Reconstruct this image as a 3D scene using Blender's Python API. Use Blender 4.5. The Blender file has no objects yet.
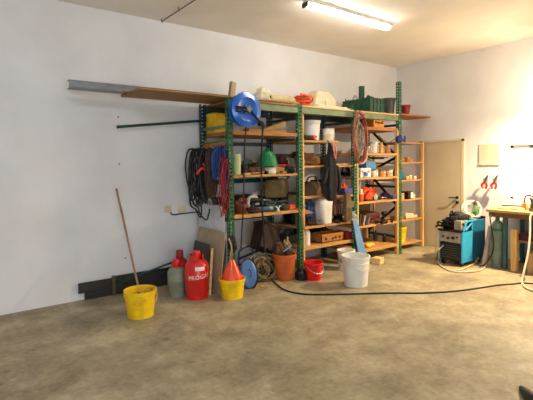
import bpy, math, random
from mathutils import Vector, Matrix, noise
random.seed(7)
S = bpy.context.scene
COL = bpy.data.collections.new('garage'); S.collection.children.link(COL)
PI = math.pi
# ------------------------------------------------------------------ camera
YAW, PITCH, ROLL, FPX, CY = 0.63337, 0.03934, -0.01315, 423.56, 180.1
CAM = Vector((-7.431, -5.515, 1.65)); H = 3.592
Fv = Vector((math.sin(YAW)*math.cos(PITCH), math.cos(YAW)*math.cos(PITCH), -math.sin(PITCH)))
R0 = Vector((math.cos(YAW), -math.sin(YAW), 0)); U0 = R0.cross(Fv)
Rv = R0*math.cos(ROLL)+U0*math.sin(ROLL); Uv = U0*math.cos(ROLL)-R0*math.sin(ROLL)
def at(px, py, ax, v):            # a measured pixel of the survey, on the world plane axis = v
    d = Fv+Rv*((px-266.5)/FPX)-Uv*((py-CY)/FPX)
    return CAM+d*((v-CAM[ax])/d[ax])
def fl(px, py, z=0): return at(px, py, 2, z)
cam = bpy.data.cameras.new('camera'); co = bpy.data.objects.new('camera', cam); S.collection.objects.link(co)
m = Matrix((Rv, Uv, -Fv)).transposed().to_4x4(); m.translation = CAM; co.matrix_world = m
cam.sensor_width = 36; cam.lens = FPX/533*36; cam.shift_y = (CY-200)/533; cam.clip_start = .05
S.camera = co
S.view_settings.view_transform = 'Standard'; S.view_settings.look = 'None'; S.view_settings.gamma = 1
S.view_settings.exposure = 0.15
# ------------------------------------------------------------------ materials
def s2l(c): return tuple((x/12.92 if x <= .04045 else ((x+.055)/1.055)**2.4) for x in [k/255 for k in c])
MC = {}
def mat(name, rgb, rough=.6, metal=0, var=.12, scale=9, bump=.0, rgb2=None, thr=None, trans=0, emit=None, coat=0):
    if name in MC: return MC[name]
    m = bpy.data.materials.new(name); m.use_nodes = True; nt = m.node_tree; N = nt.nodes; L = nt.links
    b = N['Principled BSDF']; c = s2l(rgb)
    b.inputs['Roughness'].default_value = rough; b.inputs['Metallic'].default_value = metal
    b.inputs['Coat Weight'].default_value = coat
    if trans: b.inputs['Transmission Weight'].default_value = trans
    tc = N.new('ShaderNodeTexCoord'); nz = N.new('ShaderNodeTexNoise'); nz.inputs['Scale'].default_value = scale
    nz.inputs['Detail'].default_value = 5
    L.new(tc.outputs['Object'], nz.inputs['Vector'])
    cr = N.new('ShaderNodeValToRGB'); e = cr.color_ramp.elements
    lo = [x*(1-var*2) for x in c] if rgb2 is None else s2l(rgb2)
    hi = [min(1, x*(1+var)) for x in c]
    e[0].position, e[1].position = thr or (.3, .7)
    e[0].color = (*lo, 1); e[1].color = (*hi, 1)
    L.new(nz.outputs['Fac'], cr.inputs['Fac']); L.new(cr.outputs['Color'], b.inputs['Base Color'])
    if bump:
        bp = N.new('ShaderNodeBump'); bp.inputs['Strength'].default_value = bump; bp.inputs['Distance'].default_value = .01
        n2 = N.new('ShaderNodeTexNoise'); n2.inputs['Scale'].default_value = scale*4; L.new(tc.outputs['Object'], n2.inputs['Vector'])
        L.new(n2.outputs['Fac'], bp.inputs['Height']); L.new(bp.outputs['Normal'], b.inputs['Normal'])
    if emit:
        b.inputs['Emission Color'].default_value = (*emit[0], 1); b.inputs['Emission Strength'].default_value = emit[1]
    MC[name] = m; return m
def wood(name, rgb, rgb2, axis=0):
    m = bpy.data.materials.new(name); m.use_nodes = True; nt = m.node_tree; N = nt.nodes; L = nt.links
    b = N['Principled BSDF']; b.inputs['Roughness'].default_value = .65
    tc = N.new('ShaderNodeTexCoord'); mp = N.new('ShaderNodeMapping'); sc = [14, 14, 14]; sc[axis] = 1.2
    mp.inputs['Scale'].default_value = sc; nz = N.new('ShaderNodeTexNoise'); nz.inputs['Scale'].default_value = 2.2
    nz.inputs['Detail'].default_value = 6
    L.new(tc.outputs['Object'], mp.inputs['Vector']); L.new(mp.outputs['Vector'], nz.inputs['Vector'])
    cr = N.new('ShaderNodeValToRGB'); e = cr.color_ramp.elements; e[0].position, e[1].position = .35, .65
    e[0].color = (*s2l(rgb2), 1); e[1].color = (*s2l(rgb), 1)
    L.new(nz.outputs['Fac'], cr.inputs['Fac']); L.new(cr.outputs['Color'], b.inputs['Base Color'])
    MC[name] = m; return m
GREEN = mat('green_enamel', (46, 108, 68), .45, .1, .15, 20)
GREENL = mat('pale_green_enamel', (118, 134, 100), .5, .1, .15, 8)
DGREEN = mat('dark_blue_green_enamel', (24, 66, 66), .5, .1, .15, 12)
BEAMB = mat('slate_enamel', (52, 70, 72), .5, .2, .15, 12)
OAK = wood('shelf_wood', (206, 156, 88), (176, 124, 62))
ORW = wood('orange_wood', (186, 126, 66), (156, 96, 44))
BRW = wood('brown_board', (164, 122, 70), (140, 98, 52))
PALEW = wood('pale_wood', (234, 200, 140), (212, 172, 108))
UPW = wood('upright_wood', (232, 188, 112), (206, 156, 84), 2)
DARKW = wood('dark_weathered_wood', (52, 50, 44), (26, 28, 26))
TANB = wood('tan_chipboard', (176, 158, 130), (158, 138, 108), 2)
WHITE = mat('white_plastic', (232, 230, 222), .45, 0, .05, 6)
IVORY = mat('ivory_plastic', (222, 210, 180), .5, 0, .08, 8)
YEL = mat('yellow_plastic', (240, 200, 12), .4, 0, .08, 6, rgb2=(222, 176, 8), thr=(.35, .5))
RED = mat('red_plastic', (222, 22, 24), .35, 0, .08, 8)
REDP = mat('red_gas_paint', (214, 24, 20), .35, .0, .08, 6, coat=.3)
DRED = mat('dark_red', (140, 26, 28), .5, 0, .15, 10)
ORANGE = mat('orange_plastic', (236, 84, 26), .4, 0, .1, 8)
TERRA = mat('terracotta_plastic', (202, 98, 40), .6, 0, .15, 6)
BLUE = mat('blue_lacquer', (34, 104, 200), .25, .1, .08, 6, coat=.5)
BLUEP = mat('blue_plastic', (80, 140, 205), .45, 0, .08, 6)
NAVY = mat('navy_fabric', (26, 42, 96), .8, 0, .2, 20)
PURP = mat('violet_plastic', (70, 62, 130), .5, 0, .15, 12)
BLACK = mat('black_rubber', (22, 22, 22), .5, 0, .15, 20)
BLKM = mat('black_metal', (30, 30, 32), .35, .4, .1, 20)
GREY = mat('grey_metal', (140, 142, 146), .4, .6, .1, 10)
STEEL = mat('pale_steel', (176, 178, 182), .35, .7, .08, 10)
DGREY = mat('dark_grey_plastic', (66, 64, 62), .6, 0, .12, 10)
BROWN = mat('brown_cloth', (96, 66, 40), .9, 0, .25, 14, .5)
BROWND = mat('dark_brown', (54, 38, 28), .8, 0, .2, 12)
KHAKI = mat('khaki_canvas', (126, 106, 66), .9, 0, .15, 14, .5)
TAN = mat('tan_cardboard', (190, 150, 98), .85, 0, .08, 8)
BEIGE = mat('beige_wrap', (214, 196, 160), .8, 0, .1, 8)
GPL = mat('green_plastic', (20, 128, 74), .4, 0, .1, 8)
DGPL = mat('dark_green_crate', (16, 74, 52), .5, 0, .15, 8)
GREYG = mat('grey_green_paint', (134, 140, 118), .45, 0, .1, 8)
COPPER = mat('brown_red_tube', (150, 70, 52), .45, 0, .1, 8)
PALEG = mat('pale_yellow_green', (206, 214, 150), .5, 0, .08, 6)
ROPEB = mat('blue_rope', (38, 82, 146), .8, 0, .2, 60)
ROPEP = mat('purple_strap', (66, 60, 130), .8, 0, .2, 60)
ROPER = mat('red_strap', (158, 44, 42), .8, 0, .25, 50)
ROPEBR = mat('brown_rope', (82, 58, 44), .9, 0, .3, 60)
WIRE = mat('tan_wire', (168, 140, 92), .6, .2, .2, 30)
CYAN = mat('cyan_panel', (56, 170, 214), .4, 0, .06, 6)
TEAL = mat('teal_blue_panel', (20, 92, 128), .5, 0, .1, 6)
PINKT = mat('pinkish_tape', (214, 120, 110), .6, 0, .15, 12)
DOORM = mat('door_paint', (196, 180, 150), .55, 0, .03, 3)
FRAMEM = mat('door_frame_paint', (214, 198, 164), .5, 0, .03, 3)
GLASS = mat('clear_glass', (235, 242, 240), .05, 0, .0, 5, trans=1)
JARG = mat('jar_glass', (196, 190, 170), .15, 0, .1, 14, trans=.4)

# ------------------------------------------------------------------ mesh building (world coordinates)
class B:
    def __init__(s): s.v = []; s.f = []
    def add(s, vs, fs):
        o = len(s.v); s.v += [Vector(v) for v in vs]; s.f += [tuple(i+o for i in f) for f in fs]; return s
    def box(s, x0, x1, y0, y1, z0, z1, M=None):
        vs = [Vector((x, y, z)) for x in (x0, x1) for y in (y0, y1) for z in (z0, z1)]
        if M is not None:
            c = Vector(((x0+x1)/2, (y0+y1)/2, (z0+z1)/2)); vs = [c+M@(v-c) for v in vs]
        return s.add(vs, [(0, 1, 3, 2), (4, 6, 7, 5), (0, 4, 5, 1), (2, 3, 7, 6), (0, 2, 6, 4), (1, 5, 7, 3)])
    def bar(s, p, q, w, t, up=(0, 0, 1)):
        p, q = Vector(p), Vector(q); d = (q-p).normalized(); a = d.cross(Vector(up))
        if a.length < 1e-4: a = d.cross(Vector((1, 0, 0)))
        a.normalize(); b = a.cross(d)
        vs = [e+a*(i*w/2)+b*(j*t/2) for e in (p, q) for i, j in ((-1, -1), (1, -1), (1, 1), (-1, 1))]
        return s.add(vs, [(0, 1, 2, 3), (7, 6, 5, 4), (0, 4, 5, 1), (1, 5, 6, 2), (2, 6, 7, 3), (3, 7, 4, 0)])
    def sweep(s, rings, capA=True, capB=True, closed=False):
        n = len(rings[0]); vs = [v for r in rings for v in r]; fs = []
        K = len(rings)
        for k in range(K if closed else K-1):
            a, b = k*n, ((k+1) % K)*n
            for i in range(n): fs.append((a+i, a+(i+1) % n, b+(i+1) % n, b+i))
        if not closed:
            if capA: fs.append(tuple(reversed(range(n))))
            if capB: fs.append(tuple(range((K-1)*n, K*n)))
        return s.add(vs, fs)
    def lathe(s, prof, c=(0, 0, 0), n=28, M=None, sx=1, sy=1, open_=False):
        c = Vector(c); rings = []
        for r, z in prof:
            ring = [Vector((r*sx*math.cos(2*PI*i/n), r*sy*math.sin(2*PI*i/n), z)) for i in range(n)]
            if M is not None: ring = [M@v for v in ring]
            rings.append([c+v for v in ring])
        return s.sweep(rings, not open_, not open_)
    def cyl(s, p, q, r, r2=None, n=14):
        p, q = Vector(p), Vector(q); d = (q-p).normalized(); a = d.orthogonal().normalized(); b = d.cross(a)
        r2 = r if r2 is None else r2
        return s.sweep([[e+a*(rr*math.cos(2*PI*i/n))+b*(rr*math.sin(2*PI*i/n)) for i in range(n)] for e, rr in ((p, r), (q, r2))])
    def tube(s, pts, r, n=7, closed=False, smooth=4, flat=1):
        P = [Vector(p) for p in pts]
        if smooth > 1:
            Q = []; K = len(P)
            for i in range(K if closed else K-1):
                g = lambda j: P[j % K] if closed else P[max(0, min(K-1, j))]
                a, b, c, d = g(i-1), g(i), g(i+1), g(i+2)
                for k in range(smooth):
                    t = k/smooth
                    Q.append(.5*((2*b)+(c-a)*t+(2*a-5*b+4*c-d)*t*t+(-a+3*b-3*c+d)*t**3))
            if not closed: Q.append(P[-1])
            P = Q
        rings = []; K = len(P); pa = None
        for i in range(K):
            d = (P[(i+1) % K]-P[i-1]) if closed else (P[min(K-1, i+1)]-P[max(0, i-1)])
            if d.length < 1e-9: d = Vector((0, 0, 1))
            d.normalize()
            a = d.orthogonal() if pa is None else pa-d*pa.dot(d)
            if a.length < 1e-6: a = d.orthogonal()
            a.normalize(); pa = a; b = d.cross(a)
            rings.append([P[i]+a*(r*math.cos(2*PI*j/n))+b*(r*flat*math.sin(2*PI*j/n)) for j in range(n)])
        return s.sweep(rings, closed=closed)
    def blob(s, c, rx, ry, rz, seed=0, amp=.25, fr=2.2, nu=22, nv=14, sq=1.0):
        c = Vector(c); rings = []
        for j in range(1, nv):
            th = PI*j/nv; ring = []
            for i in range(nu):
                ph = 2*PI*i/nu
                d = Vector((math.sin(th)*math.cos(ph), math.sin(th)*math.sin(ph), -math.cos(th)))
                e = Vector([math.copysign(abs(k)**sq, k) for k in d])
                k = 1+amp*noise.noise(d*fr+Vector((seed*3.1, seed*1.7, seed)))*1.6
                ring.append(c+Vector((e.x*rx*k, e.y*ry*k, e.z*rz*k if e.z > 0 else max(-rz, e.z*rz*1.2))))
            rings.append(ring)
        return s.sweep(rings)
    def sections(s, secs, n=24, wav=.12, k=5, seed=0):
        rings = []
        for q, (cx, cy, z, rx, ry) in enumerate(secs):
            rings.append([Vector((cx+rx*math.cos(2*PI*i/n)*(1+wav*math.sin(k*2*PI*i/n+q*.5+seed)),
                                  cy+ry*math.sin(2*PI*i/n)*(1+wav*math.sin(k*2*PI*i/n+q*.5+seed)), z)) for i in range(n)])
        return s.sweep(rings)
    def xf(s, M, c):
        c = Vector(c); s.v = [c+M@(v-c) for v in s.v]; return s
ORG = {}
def tag(o, label=None, cat=None, group=None, kind=None):
    for k, v in (('label', label), ('category', cat), ('group', group), ('kind', kind)):
        if v: o[k] = v
    return o
def obj(name, b, m, parent=None, smooth=False, bev=0, label=None, seg=2, org=None):
    if parent is None:
        lo = [min(v[i] for v in b.v) for i in range(3)]; hi = [max(v[i] for v in b.v) for i in range(3)]
        o0 = Vector(org) if org is not None else Vector(((lo[0]+hi[0])/2, (lo[1]+hi[1])/2, lo[2]))
    else: o0 = ORG[parent.name]
    me = bpy.data.meshes.new(name); me.from_pydata([tuple(v-o0) for v in b.v], [], b.f)
    me.materials.append(m); me.validate()
    import bmesh
    bm = bmesh.new(); bm.from_mesh(me); bmesh.ops.recalc_face_normals(bm, faces=bm.faces); bm.to_mesh(me); bm.free()
    if smooth:
        me.polygons.foreach_set('use_smooth', [True]*len(me.polygons))
        try: me.set_sharp_from_angle(angle=math.radians(38))
        except Exception: pass
    o = bpy.data.objects.new(name, me); COL.objects.link(o)
    if parent is None: o.location = o0
    else: o.parent = parent
    ORG[o.name] = o0
    if bev:
        md = o.modifiers.new('bevel', 'BEVEL'); md.width = bev; md.segments = seg; md.limit_method = 'ANGLE'
    if label: o['label'] = label
    return o
def thing(name, label, cat, loc, group=None):
    o = bpy.data.objects.new(name, None); COL.objects.link(o); o.location = loc; o.empty_display_size = .1
    ORG[o.name] = Vector(loc); return tag(o, label, cat, group)
def one(name, b, m, label, cat, group=None, **k): return tag(obj(name, b, m, **k), label, cat, group)
def struct(name, b, m, parent=None, **k):
    o = obj(name, b, m, parent, **k)
    if parent is None: o['kind'] = 'structure'
    return o
def rz(a): return Matrix.Rotation(math.radians(a), 3, 'Z')
def ry(a): return Matrix.Rotation(math.radians(a), 3, 'Y')
def rx(a): return Matrix.Rotation(math.radians(a), 3, 'X')
def copy_tree(o, d, label=None, group=None):
    c = o.copy(); COL.objects.link(c); c.location = Vector(o.location)+Vector(d)
    if label: c['label'] = label
    if group: c['group'] = group
    for ch in list(o.children):
        k = ch.copy(); COL.objects.link(k); k.parent = c
        for g in ch.children:
            h = g.copy(); COL.objects.link(h); h.parent = k
    return c

# ================================================================== SETTING
def wallmat():
    m = bpy.data.materials.new('white_plaster'); m.use_nodes = True; nt = m.node_tree; N = nt.nodes; L = nt.links
    b = N['Principled BSDF']; b.inputs['Roughness'].default_value = .85
    tc = N.new('ShaderNodeTexCoord'); a = N.new('ShaderNodeTexNoise'); a.inputs['Scale'].default_value = 1.3; a.inputs['Detail'].default_value = 6
    L.new(tc.outputs['Object'], a.inputs['Vector']); cr = N.new('ShaderNodeValToRGB'); e = cr.color_ramp.elements
    e[0].position, e[1].position = .25, .6; e[0].color = (.70, .69, .68, 1); e[1].color = (.80, .80, .80, 1)
    L.new(a.outputs['Fac'], cr.inputs['Fac'])
    # scuff marks
    mp = N.new('ShaderNodeMapping'); mp.inputs['Scale'].default_value = (3, 3, 1.6); L.new(tc.outputs['Object'], mp.inputs['Vector'])
    s = N.new('ShaderNodeTexNoise'); s.inputs['Scale'].default_value = 3.5; s.inputs['Detail'].default_value = 8; s.inputs['Roughness'].default_value = .7
    L.new(mp.outputs['Vector'], s.inputs['Vector']); r2 = N.new('ShaderNodeValToRGB'); e = r2.color_ramp.elements
    e[0].position, e[1].position = .70, .80; e[0].color = (0, 0, 0, 1); e[1].color = (.35, .35, .35, 1)
    L.new(s.outputs['Fac'], r2.inputs['Fac']); mx = N.new('ShaderNodeMixRGB'); mx.inputs[2].default_value = (.5, .47, .43, 1)
    L.new(r2.outputs['Color'], mx.inputs[0]); L.new(cr.outputs['Color'], mx.inputs[1]); L.new(mx.outputs[0], b.inputs['Base Color'])
    bp = N.new('ShaderNodeBump'); bp.inputs['Strength'].default_value = .12; bp.inputs['Distance'].default_value = .02
    L.new(s.outputs['Fac'], bp.inputs['Height']); L.new(bp.outputs['Normal'], b.inputs['Normal'])
    return m
def floormat():
    m = bpy.data.materials.new('stained_concrete'); m.use_nodes = True; nt = m.node_tree; N = nt.nodes; L = nt.links
    b = N['Principled BSDF']; tc = N.new('ShaderNodeTexCoord')
    def nz(sc, de, rg=.55, v=None):
        a = N.new('ShaderNodeTexNoise'); a.inputs['Scale'].default_value = sc; a.inputs['Detail'].default_value = de
        a.inputs['Roughness'].default_value = rg; L.new(v or tc.outputs['Object'], a.inputs['Vector']); return a
    def ramp(src, p, q, c0, c1):
        r = N.new('ShaderNodeValToRGB'); e = r.color_ramp.elements; e[0].position, e[1].position = p, q
        e[0].color = (*c0, 1); e[1].color = (*c1, 1); L.new(src, r.inputs['Fac']); return r
    def mix(t, f, a_, b_):
        x = N.new('ShaderNodeMixRGB'); x.blend_type = t
        if isinstance(f, float): x.inputs[0].default_value = f
        else: L.new(f, x.inputs[0])
        L.new(a_, x.inputs[1])
        if isinstance(b_, tuple): x.inputs[2].default_value = (*b_, 1)
        else: L.new(b_, x.inputs[2])
        return x
    base = ramp(nz(.9, 6).outputs['Fac'], .3, .7, (.36, .30, .18), (.565, .475, .31))
    mid = ramp(nz(3.2, 9, .68).outputs['Fac'], .36, .62, (.52, .48, .42), (1.0, 1.0, 1.0))
    x = mix('MULTIPLY', .85, base.outputs['Color'], mid.outputs['Color'])
    sp = nz(1.35, 8, .68); st = ramp(sp.outputs['Fac'], .52, .74, (0, 0, 0), (1, 1, 1))
    x2 = mix('MIX', st.outputs['Color'], x.outputs[0], (.19, .155, .10))
    rust = ramp(nz(2.3, 8, .7).outputs['Fac'], .56, .74, (0, 0, 0), (.6, .6, .6)); x2 = mix('MIX', rust.outputs['Color'], x2.outputs[0], (.30, .19, .095))
    spot = ramp(nz(5.5, 4, .55).outputs['Fac'], .66, .74, (0, 0, 0), (.7, .7, .7)); x2 = mix('MIX', spot.outputs['Color'], x2.outputs[0], (.12, .095, .065))
    pale = ramp(nz(4.2, 9, .75).outputs['Fac'], .60, .74, (0, 0, 0), (.5, .5, .5)); x2 = mix('MIX', pale.outputs['Color'], x2.outputs[0], (.72, .66, .52))
    sp2 = nz(22, 5, .6); gr = ramp(sp2.outputs['Fac'], .35, .65, (.72, .72, .72), (1, 1, 1))
    x3 = mix('MULTIPLY', .8, x2.outputs[0], gr.outputs['Color'])
    L.new(x3.outputs[0], b.inputs['Base Color'])
    rr = ramp(sp.outputs['Fac'], .35, .7, (.5, .5, .5), (.75, .75, .75)); L.new(rr.outputs['Color'], b.inputs['Roughness'])
    bp = N.new('ShaderNodeBump'); bp.inputs['Strength'].default_value = .2; bp.inputs['Distance'].default_value = .01
    L.new(sp2.outputs['Fac'], bp.inputs['Height']); L.new(bp.outputs['Normal'], b.inputs['Normal'])
    return m
WALL = wallmat(); FLOOR = floormat()
CEIL = mat('ceiling_plaster', (240, 235, 224), .9, 0, .04, 1.5)
XL, YF = -10.5, -9.0
struct('floor', B().box(XL-.2, .2, YF-.2, .2, -.12, 0), FLOOR, org=(0, 0, 0))
struct('ceiling', B().box(XL-.2, .2, YF-.2, .2, H, H+.15), CEIL, org=(0, 0, H))
struct('wall_back', B().box(XL-.2, .2, 0, .2, 0, H), WALL, org=(0, 0, 0))
struct('wall_left', B().box(XL-.2, XL, YF, 0, 0, H), WALL, org=(XL, 0, 0))
WY0, WY1, WZ0, WZ1 = -3.42, -2.22, 1.0, 1.9
wb = B().box(0, .2, YF, WY0, 0, H).box(0, .2, WY1, 0, 0, H).box(0, .2, WY0, WY1, 0, WZ0).box(0, .2, WY0, WY1, WZ1, H)
struct('wall_right', wb, WALL, org=(0, 0, 0))
GX0, GX1, GZ = -9.6, -5.2, 2.9
struct('wall_front', B().box(XL-.2, GX0, YF-.2, YF, 0, H).box(GX1, .2, YF-.2, YF, 0, H).box(GX0, GX1, YF-.2, YF, GZ, H), WALL, org=(0, YF, 0))
struct('trim_1', B().bar((-5.11, 0, H-.004), (-5.02, -3.2, H-.004), .012, .008), mat('joint_grey', (120, 112, 100), .8))
# screws left in the wall
for i, (px, py) in enumerate([(118, 117), (119, 164), (125, 258)]):
    p = at(px, py, 1, 0)
    one('wall_screw', B().cyl((p.x, .005, p.z), (p.x, -.008, p.z), .007, n=8).cyl((p.x, -.006, p.z), (p.x, -.014, p.z), .010, n=8), mat('rusty_steel', (120, 82, 50), .7, .4),
        ['rusty screw in the white wall just below the brown board', 'rusty screw in the white wall above the broom stick', 'rusty screw low in the white wall left of the broom stick'][i], 'screw')
# window
w = thing('window_1', None, None, (0, (WY0+WY1)/2, WZ0)); w['kind'] = 'structure'
WF = mat('window_frame_white', (236, 230, 220), .5, 0, .03, 4)
fr = B()
for a, b_ in ((WY0, WY0+.05), (WY1-.05, WY1), (-2.56, -2.51), (-2.99, -2.94)): fr.box(.06, .12, a, b_, WZ0, WZ1)
for a, b_ in ((WZ0, WZ0+.05), (WZ1-.05, WZ1), (1.66, 1.69), (1.38, 1.41)): fr.box(.06, .12, WY0, WY1, a, b_)
obj('window_frame', fr, WF, w, bev=.004)
obj('pane', B().box(.085, .092, WY0+.05, WY1-.05, WZ0+.05, WZ1-.05), GLASS, w)
# door
d = thing('door_1', None, None, (0, -1.05, 0)); d['kind'] = 'structure'
dl = obj('door_leaf', B().box(-.026, -.004, -1.40, -.62, .006, 2.0), DOORM, d, bev=.004)
obj('door_frame', B().box(-.03, -.002, -1.465, -1.405, 0, 2.06).box(-.03, -.002, -.615, -.56, 0, 2.06).box(-.03, -.002, -1.465, -.56, 2.005, 2.055), FRAMEM, d, bev=.006)
hb = B().cyl((-.027, -1.345, .98), (-.10, -1.345, .98), .012).cyl((-.047, -1.345, .98), (-.056, -1.345, .98), .027)
hb.cyl((-.095, -1.35, .98), (-.10, -1.21, .975), .010)
obj('door_handle', hb, BLKM, dl, smooth=True)
obj('key_escutcheon', B().cyl((-.027, -1.345, .89), (-.058, -1.345, .89), .025), BLKM, dl, smooth=True)
obj('hinge', B().cyl((-.034, -.625, 1.72), (-.034, -.625, 1.84), .011), STEEL, d, smooth=True)

# fluorescent lamps
def batten(A, Z_, label, col, st, rgb):
    t = thing('ceiling_lamp', label, 'lamp', ((A+Z_)/2))
    obj('housing', B().bar(A+Vector((0, 0, -.025)), Z_+Vector((0, 0, -.025)), .11, .05), mat('lamp_housing', (232, 228, 218), .5), t, bev=.006)
    rings = []
    for k, x in enumerate([0, .02, .05, .5, .95, .98, 1]):
        c = A.lerp(Z_, x)+Vector((0, 0, -.05)); rr = [.01, .04, .052, .052, .052, .04, .01][k]
        rings.append([c+Vector((0, rr*math.cos(PI*j/10), -rr*.9*math.sin(PI*j/10))) for j in range(11)])
    obj('diffuser', B().sweep(rings), mat('lamp_glow_'+col, rgb, .5, emit=(tuple(k/255 for k in rgb), st)), t, smooth=True)
    obj('end_cap', B().box(A.x-.015, A.x+.0, A.y-.05, A.y+.05, H-.10, H-.045), DGREY, t)
batten(Vector((-4.02, -1.70, H)), Vector((-2.42, -1.68, H)), 'long lit fluorescent batten lamp on the ceiling in view', 'warm', 40, (255, 240, 214))
batten(Vector((-8.2, -3.9, H)), Vector((-6.6, -3.9, H)), 'lit fluorescent batten lamp on the ceiling above the camera', 'cool', 62, (214, 228, 255))
# ceiling wire hooks at the joint
for k, (px, py, lab) in enumerate([(161, 20, 'small hook at the wall end of the ceiling joint'), (178, 8, 'small hook on the ceiling joint nearer the camera')]):
    q = at(px, py, 2, H-.01)
    one('ceiling_hook', B().cyl((q.x, q.y-.02, H), (q.x, q.y-.02, H-.03), .006).tube([(q.x, q.y-.02, H-.03), (q.x+.012, q.y-.02, H-.042), (q.x, q.y-.02, H-.055)], .004), DGREY, lab, 'hook')

# ================================================================== THE RACK
X = [-4.571, -3.387, -2.217, -1.057]; YF_, YR = -.853, -.075
rack = thing('shelving_rack', 'green perforated steel shelving rack with wooden shelves along the back wall', 'shelving', (-2.8, -.45, 0))
def post(x, y, h, sgn, m):
    b = B(); w_ = .08; e = .018; t_ = .004
    # front flange: two rails and rungs, so the slots are real openings
    b.box(x-w_/2, x-w_/2+e, y, y+t_, 0, h).box(x+w_/2-e, x+w_/2, y, y+t_, 0, h)
    n = int(h/.05)
    for k in range(n+1): b.box(x-w_/2+e, x+w_/2-e, y, y+t_, k*.05, min(h, k*.05+.028))
    for sx in (-1, 1):
        xx = x+sx*w_/2-(t_ if sx > 0 else 0); yy = (y, y+.06) if sgn > 0 else (y-.056, y+t_)
        b.box(xx, xx+t_, yy[0], yy[0]+.02, 0, h).box(xx, xx+t_, yy[1]-.02, yy[1], 0, h)
        for k in range(n+1): b.box(xx, xx+t_, yy[0]+.02, yy[1]-.02, k*.05, min(h, k*.05+.028))
    o = obj('post', b, m, rack)
    obj('foot_plate', B().box(x-.055, x+.055, min(yy)-.01, max(yy)+.01, 0, .006), m, o); return o
for i, x in enumerate(X):
    post(x, YF_, 3.06 if i == 3 else 2.494, 1, GREEN)
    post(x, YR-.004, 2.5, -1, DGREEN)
def beam(x0, x1, y, z0, z1, m, name='beam'): return obj(name, B().box(x0, x1, y, y+.045, z0, z1), m, rack, bev=.004)
def shelf(x0, x1, z, m=OAK, t_=.032, y0=-.84, y1=-.10, beams=True, name='shelf_board'):
    o = obj(name, B().box(x0+.042, x1-.042, y0, y1, z-t_, z), m, rack, bev=.003)
    return o
# top beams all round
for i in range(3):
    beam(X[i]+.04, X[i+1]-.04, YF_+.004, 2.37, 2.46, GREENL)
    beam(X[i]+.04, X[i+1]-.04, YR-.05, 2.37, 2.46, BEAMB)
    shelf(X[i], X[i+1], 2.486, BRW if i == 0 else PALEW, .024, -.86, -.08)
# end frame side braces at the left and right ends and between bays
for i, x in enumerate(X):
    for z in ((2.14, 1.97, .3) if i == 0 else (2.3, 1.2, .3)):
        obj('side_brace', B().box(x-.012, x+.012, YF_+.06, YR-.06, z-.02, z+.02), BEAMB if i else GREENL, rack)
obj('side_brace', B().box(X[0]-.016, X[0]+.016, YF_+.06, YR-.06, 1.86, 1.94), ORW, rack, label='wooden cross board')
# bay 1
shelf(X[0], X[1], 2.08, ORW, .05)
beam(X[0]+.04, X[1]-.04, YR-.05, 1.92, 1.97, BEAMB)
shelf(X[0], X[1], 1.50, OAK, .03)
shelf(X[0], X[1], .975, OAK, .045)
beam(X[0]+.04, X[1]-.04, YR-.05, .80, .90, DGREEN); beam(X[0]+.04, X[1]-.04, YR-.05, 1.36, 1.42, DGREEN)
# bay 2
shelf(X[1], -2.55, 1.985, OAK, .03)
beam(-3.35, X[2]-.04, YR-.05, 1.99, 2.05, BEAMB); beam(-3.35, X[2]-.04, YR-.05, 1.76, 1.80, BEAMB)
shelf(X[1], X[2], 1.61, OAK, .032); shelf(X[1], -2.62, 1.15, OAK, .03); shelf(-2.66, X[2], 1.13, OAK, .028)
shelf(X[1], X[2], .70, OAK, .03); shelf(X[1], X[2], .40, OAK, .045)
beam(X[1]+.04, X[2]-.04, YR-.05, .86, .92, DGREEN); beam(X[1]+.04, X[2]-.04, YR-.05, .62, .67, DGREEN)
# bay 3
for z, m_, t_ in ((2.235, ORW, .05), (1.80, OAK, .04), (1.395, OAK, .035), (.99, OAK, .035), (.59, OAK, .03), (.195, OAK, .05)): shelf(X[2], X[3], z, m_, t_)
for x in (X[1]+.055, X[2]+.055, X[3]-.058):
    obj('wooden_upright', B().box(x-.015, x+.015, -.852, -.80, .0, 2.36 if x < -3 else 2.2), UPW, rack, bev=.003)
obj('wooden_upright', B().box(-1.17, -1.10, -.16, -.12, .2, 1.0), UPW, rack, bev=.003)
obj('wooden_upright', B().box(-1.50, -1.47, -.80, -.76, 1.80, 1.99), UPW, rack, bev=.003)
for x in X:
    for (ya, za), (yb, zb) in (((YR-.06, 2.30), (YF_+.06, 1.74)), ((YF_+.06, 1.74), (YR-.06, 1.45)), ((YR-.06, 1.45), (YF_+.06, .86)), ((YF_+.06, .86), (YR-.06, .35))):
        if x != X[3]: continue
        obj('diagonal_brace', B().bar((x, ya, za), (x, yb, zb), .04, .03, (1, 0, 0)), BLKM, rack)

# ---- wooden shelving between rack and right wall
sh = thing('wooden_shelf_unit', 'light wooden shelf unit standing in the corner beside the grey door', 'shelving', (-.55, -.45, 0))
for x in (-.97, -.15):
    for y in (-.72, -.22):
        obj('upright', B().box(x-.022, x+.022, y, y+.04, 0, 2.02), UPW, sh, bev=.003)
for z in (2.01, 1.64, 1.31, .945, .565, .125):
    obj('shelf_board', B().box(-.945, -.175, -.715, -.185, z-.028, z), OAK, sh, bev=.003)
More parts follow.
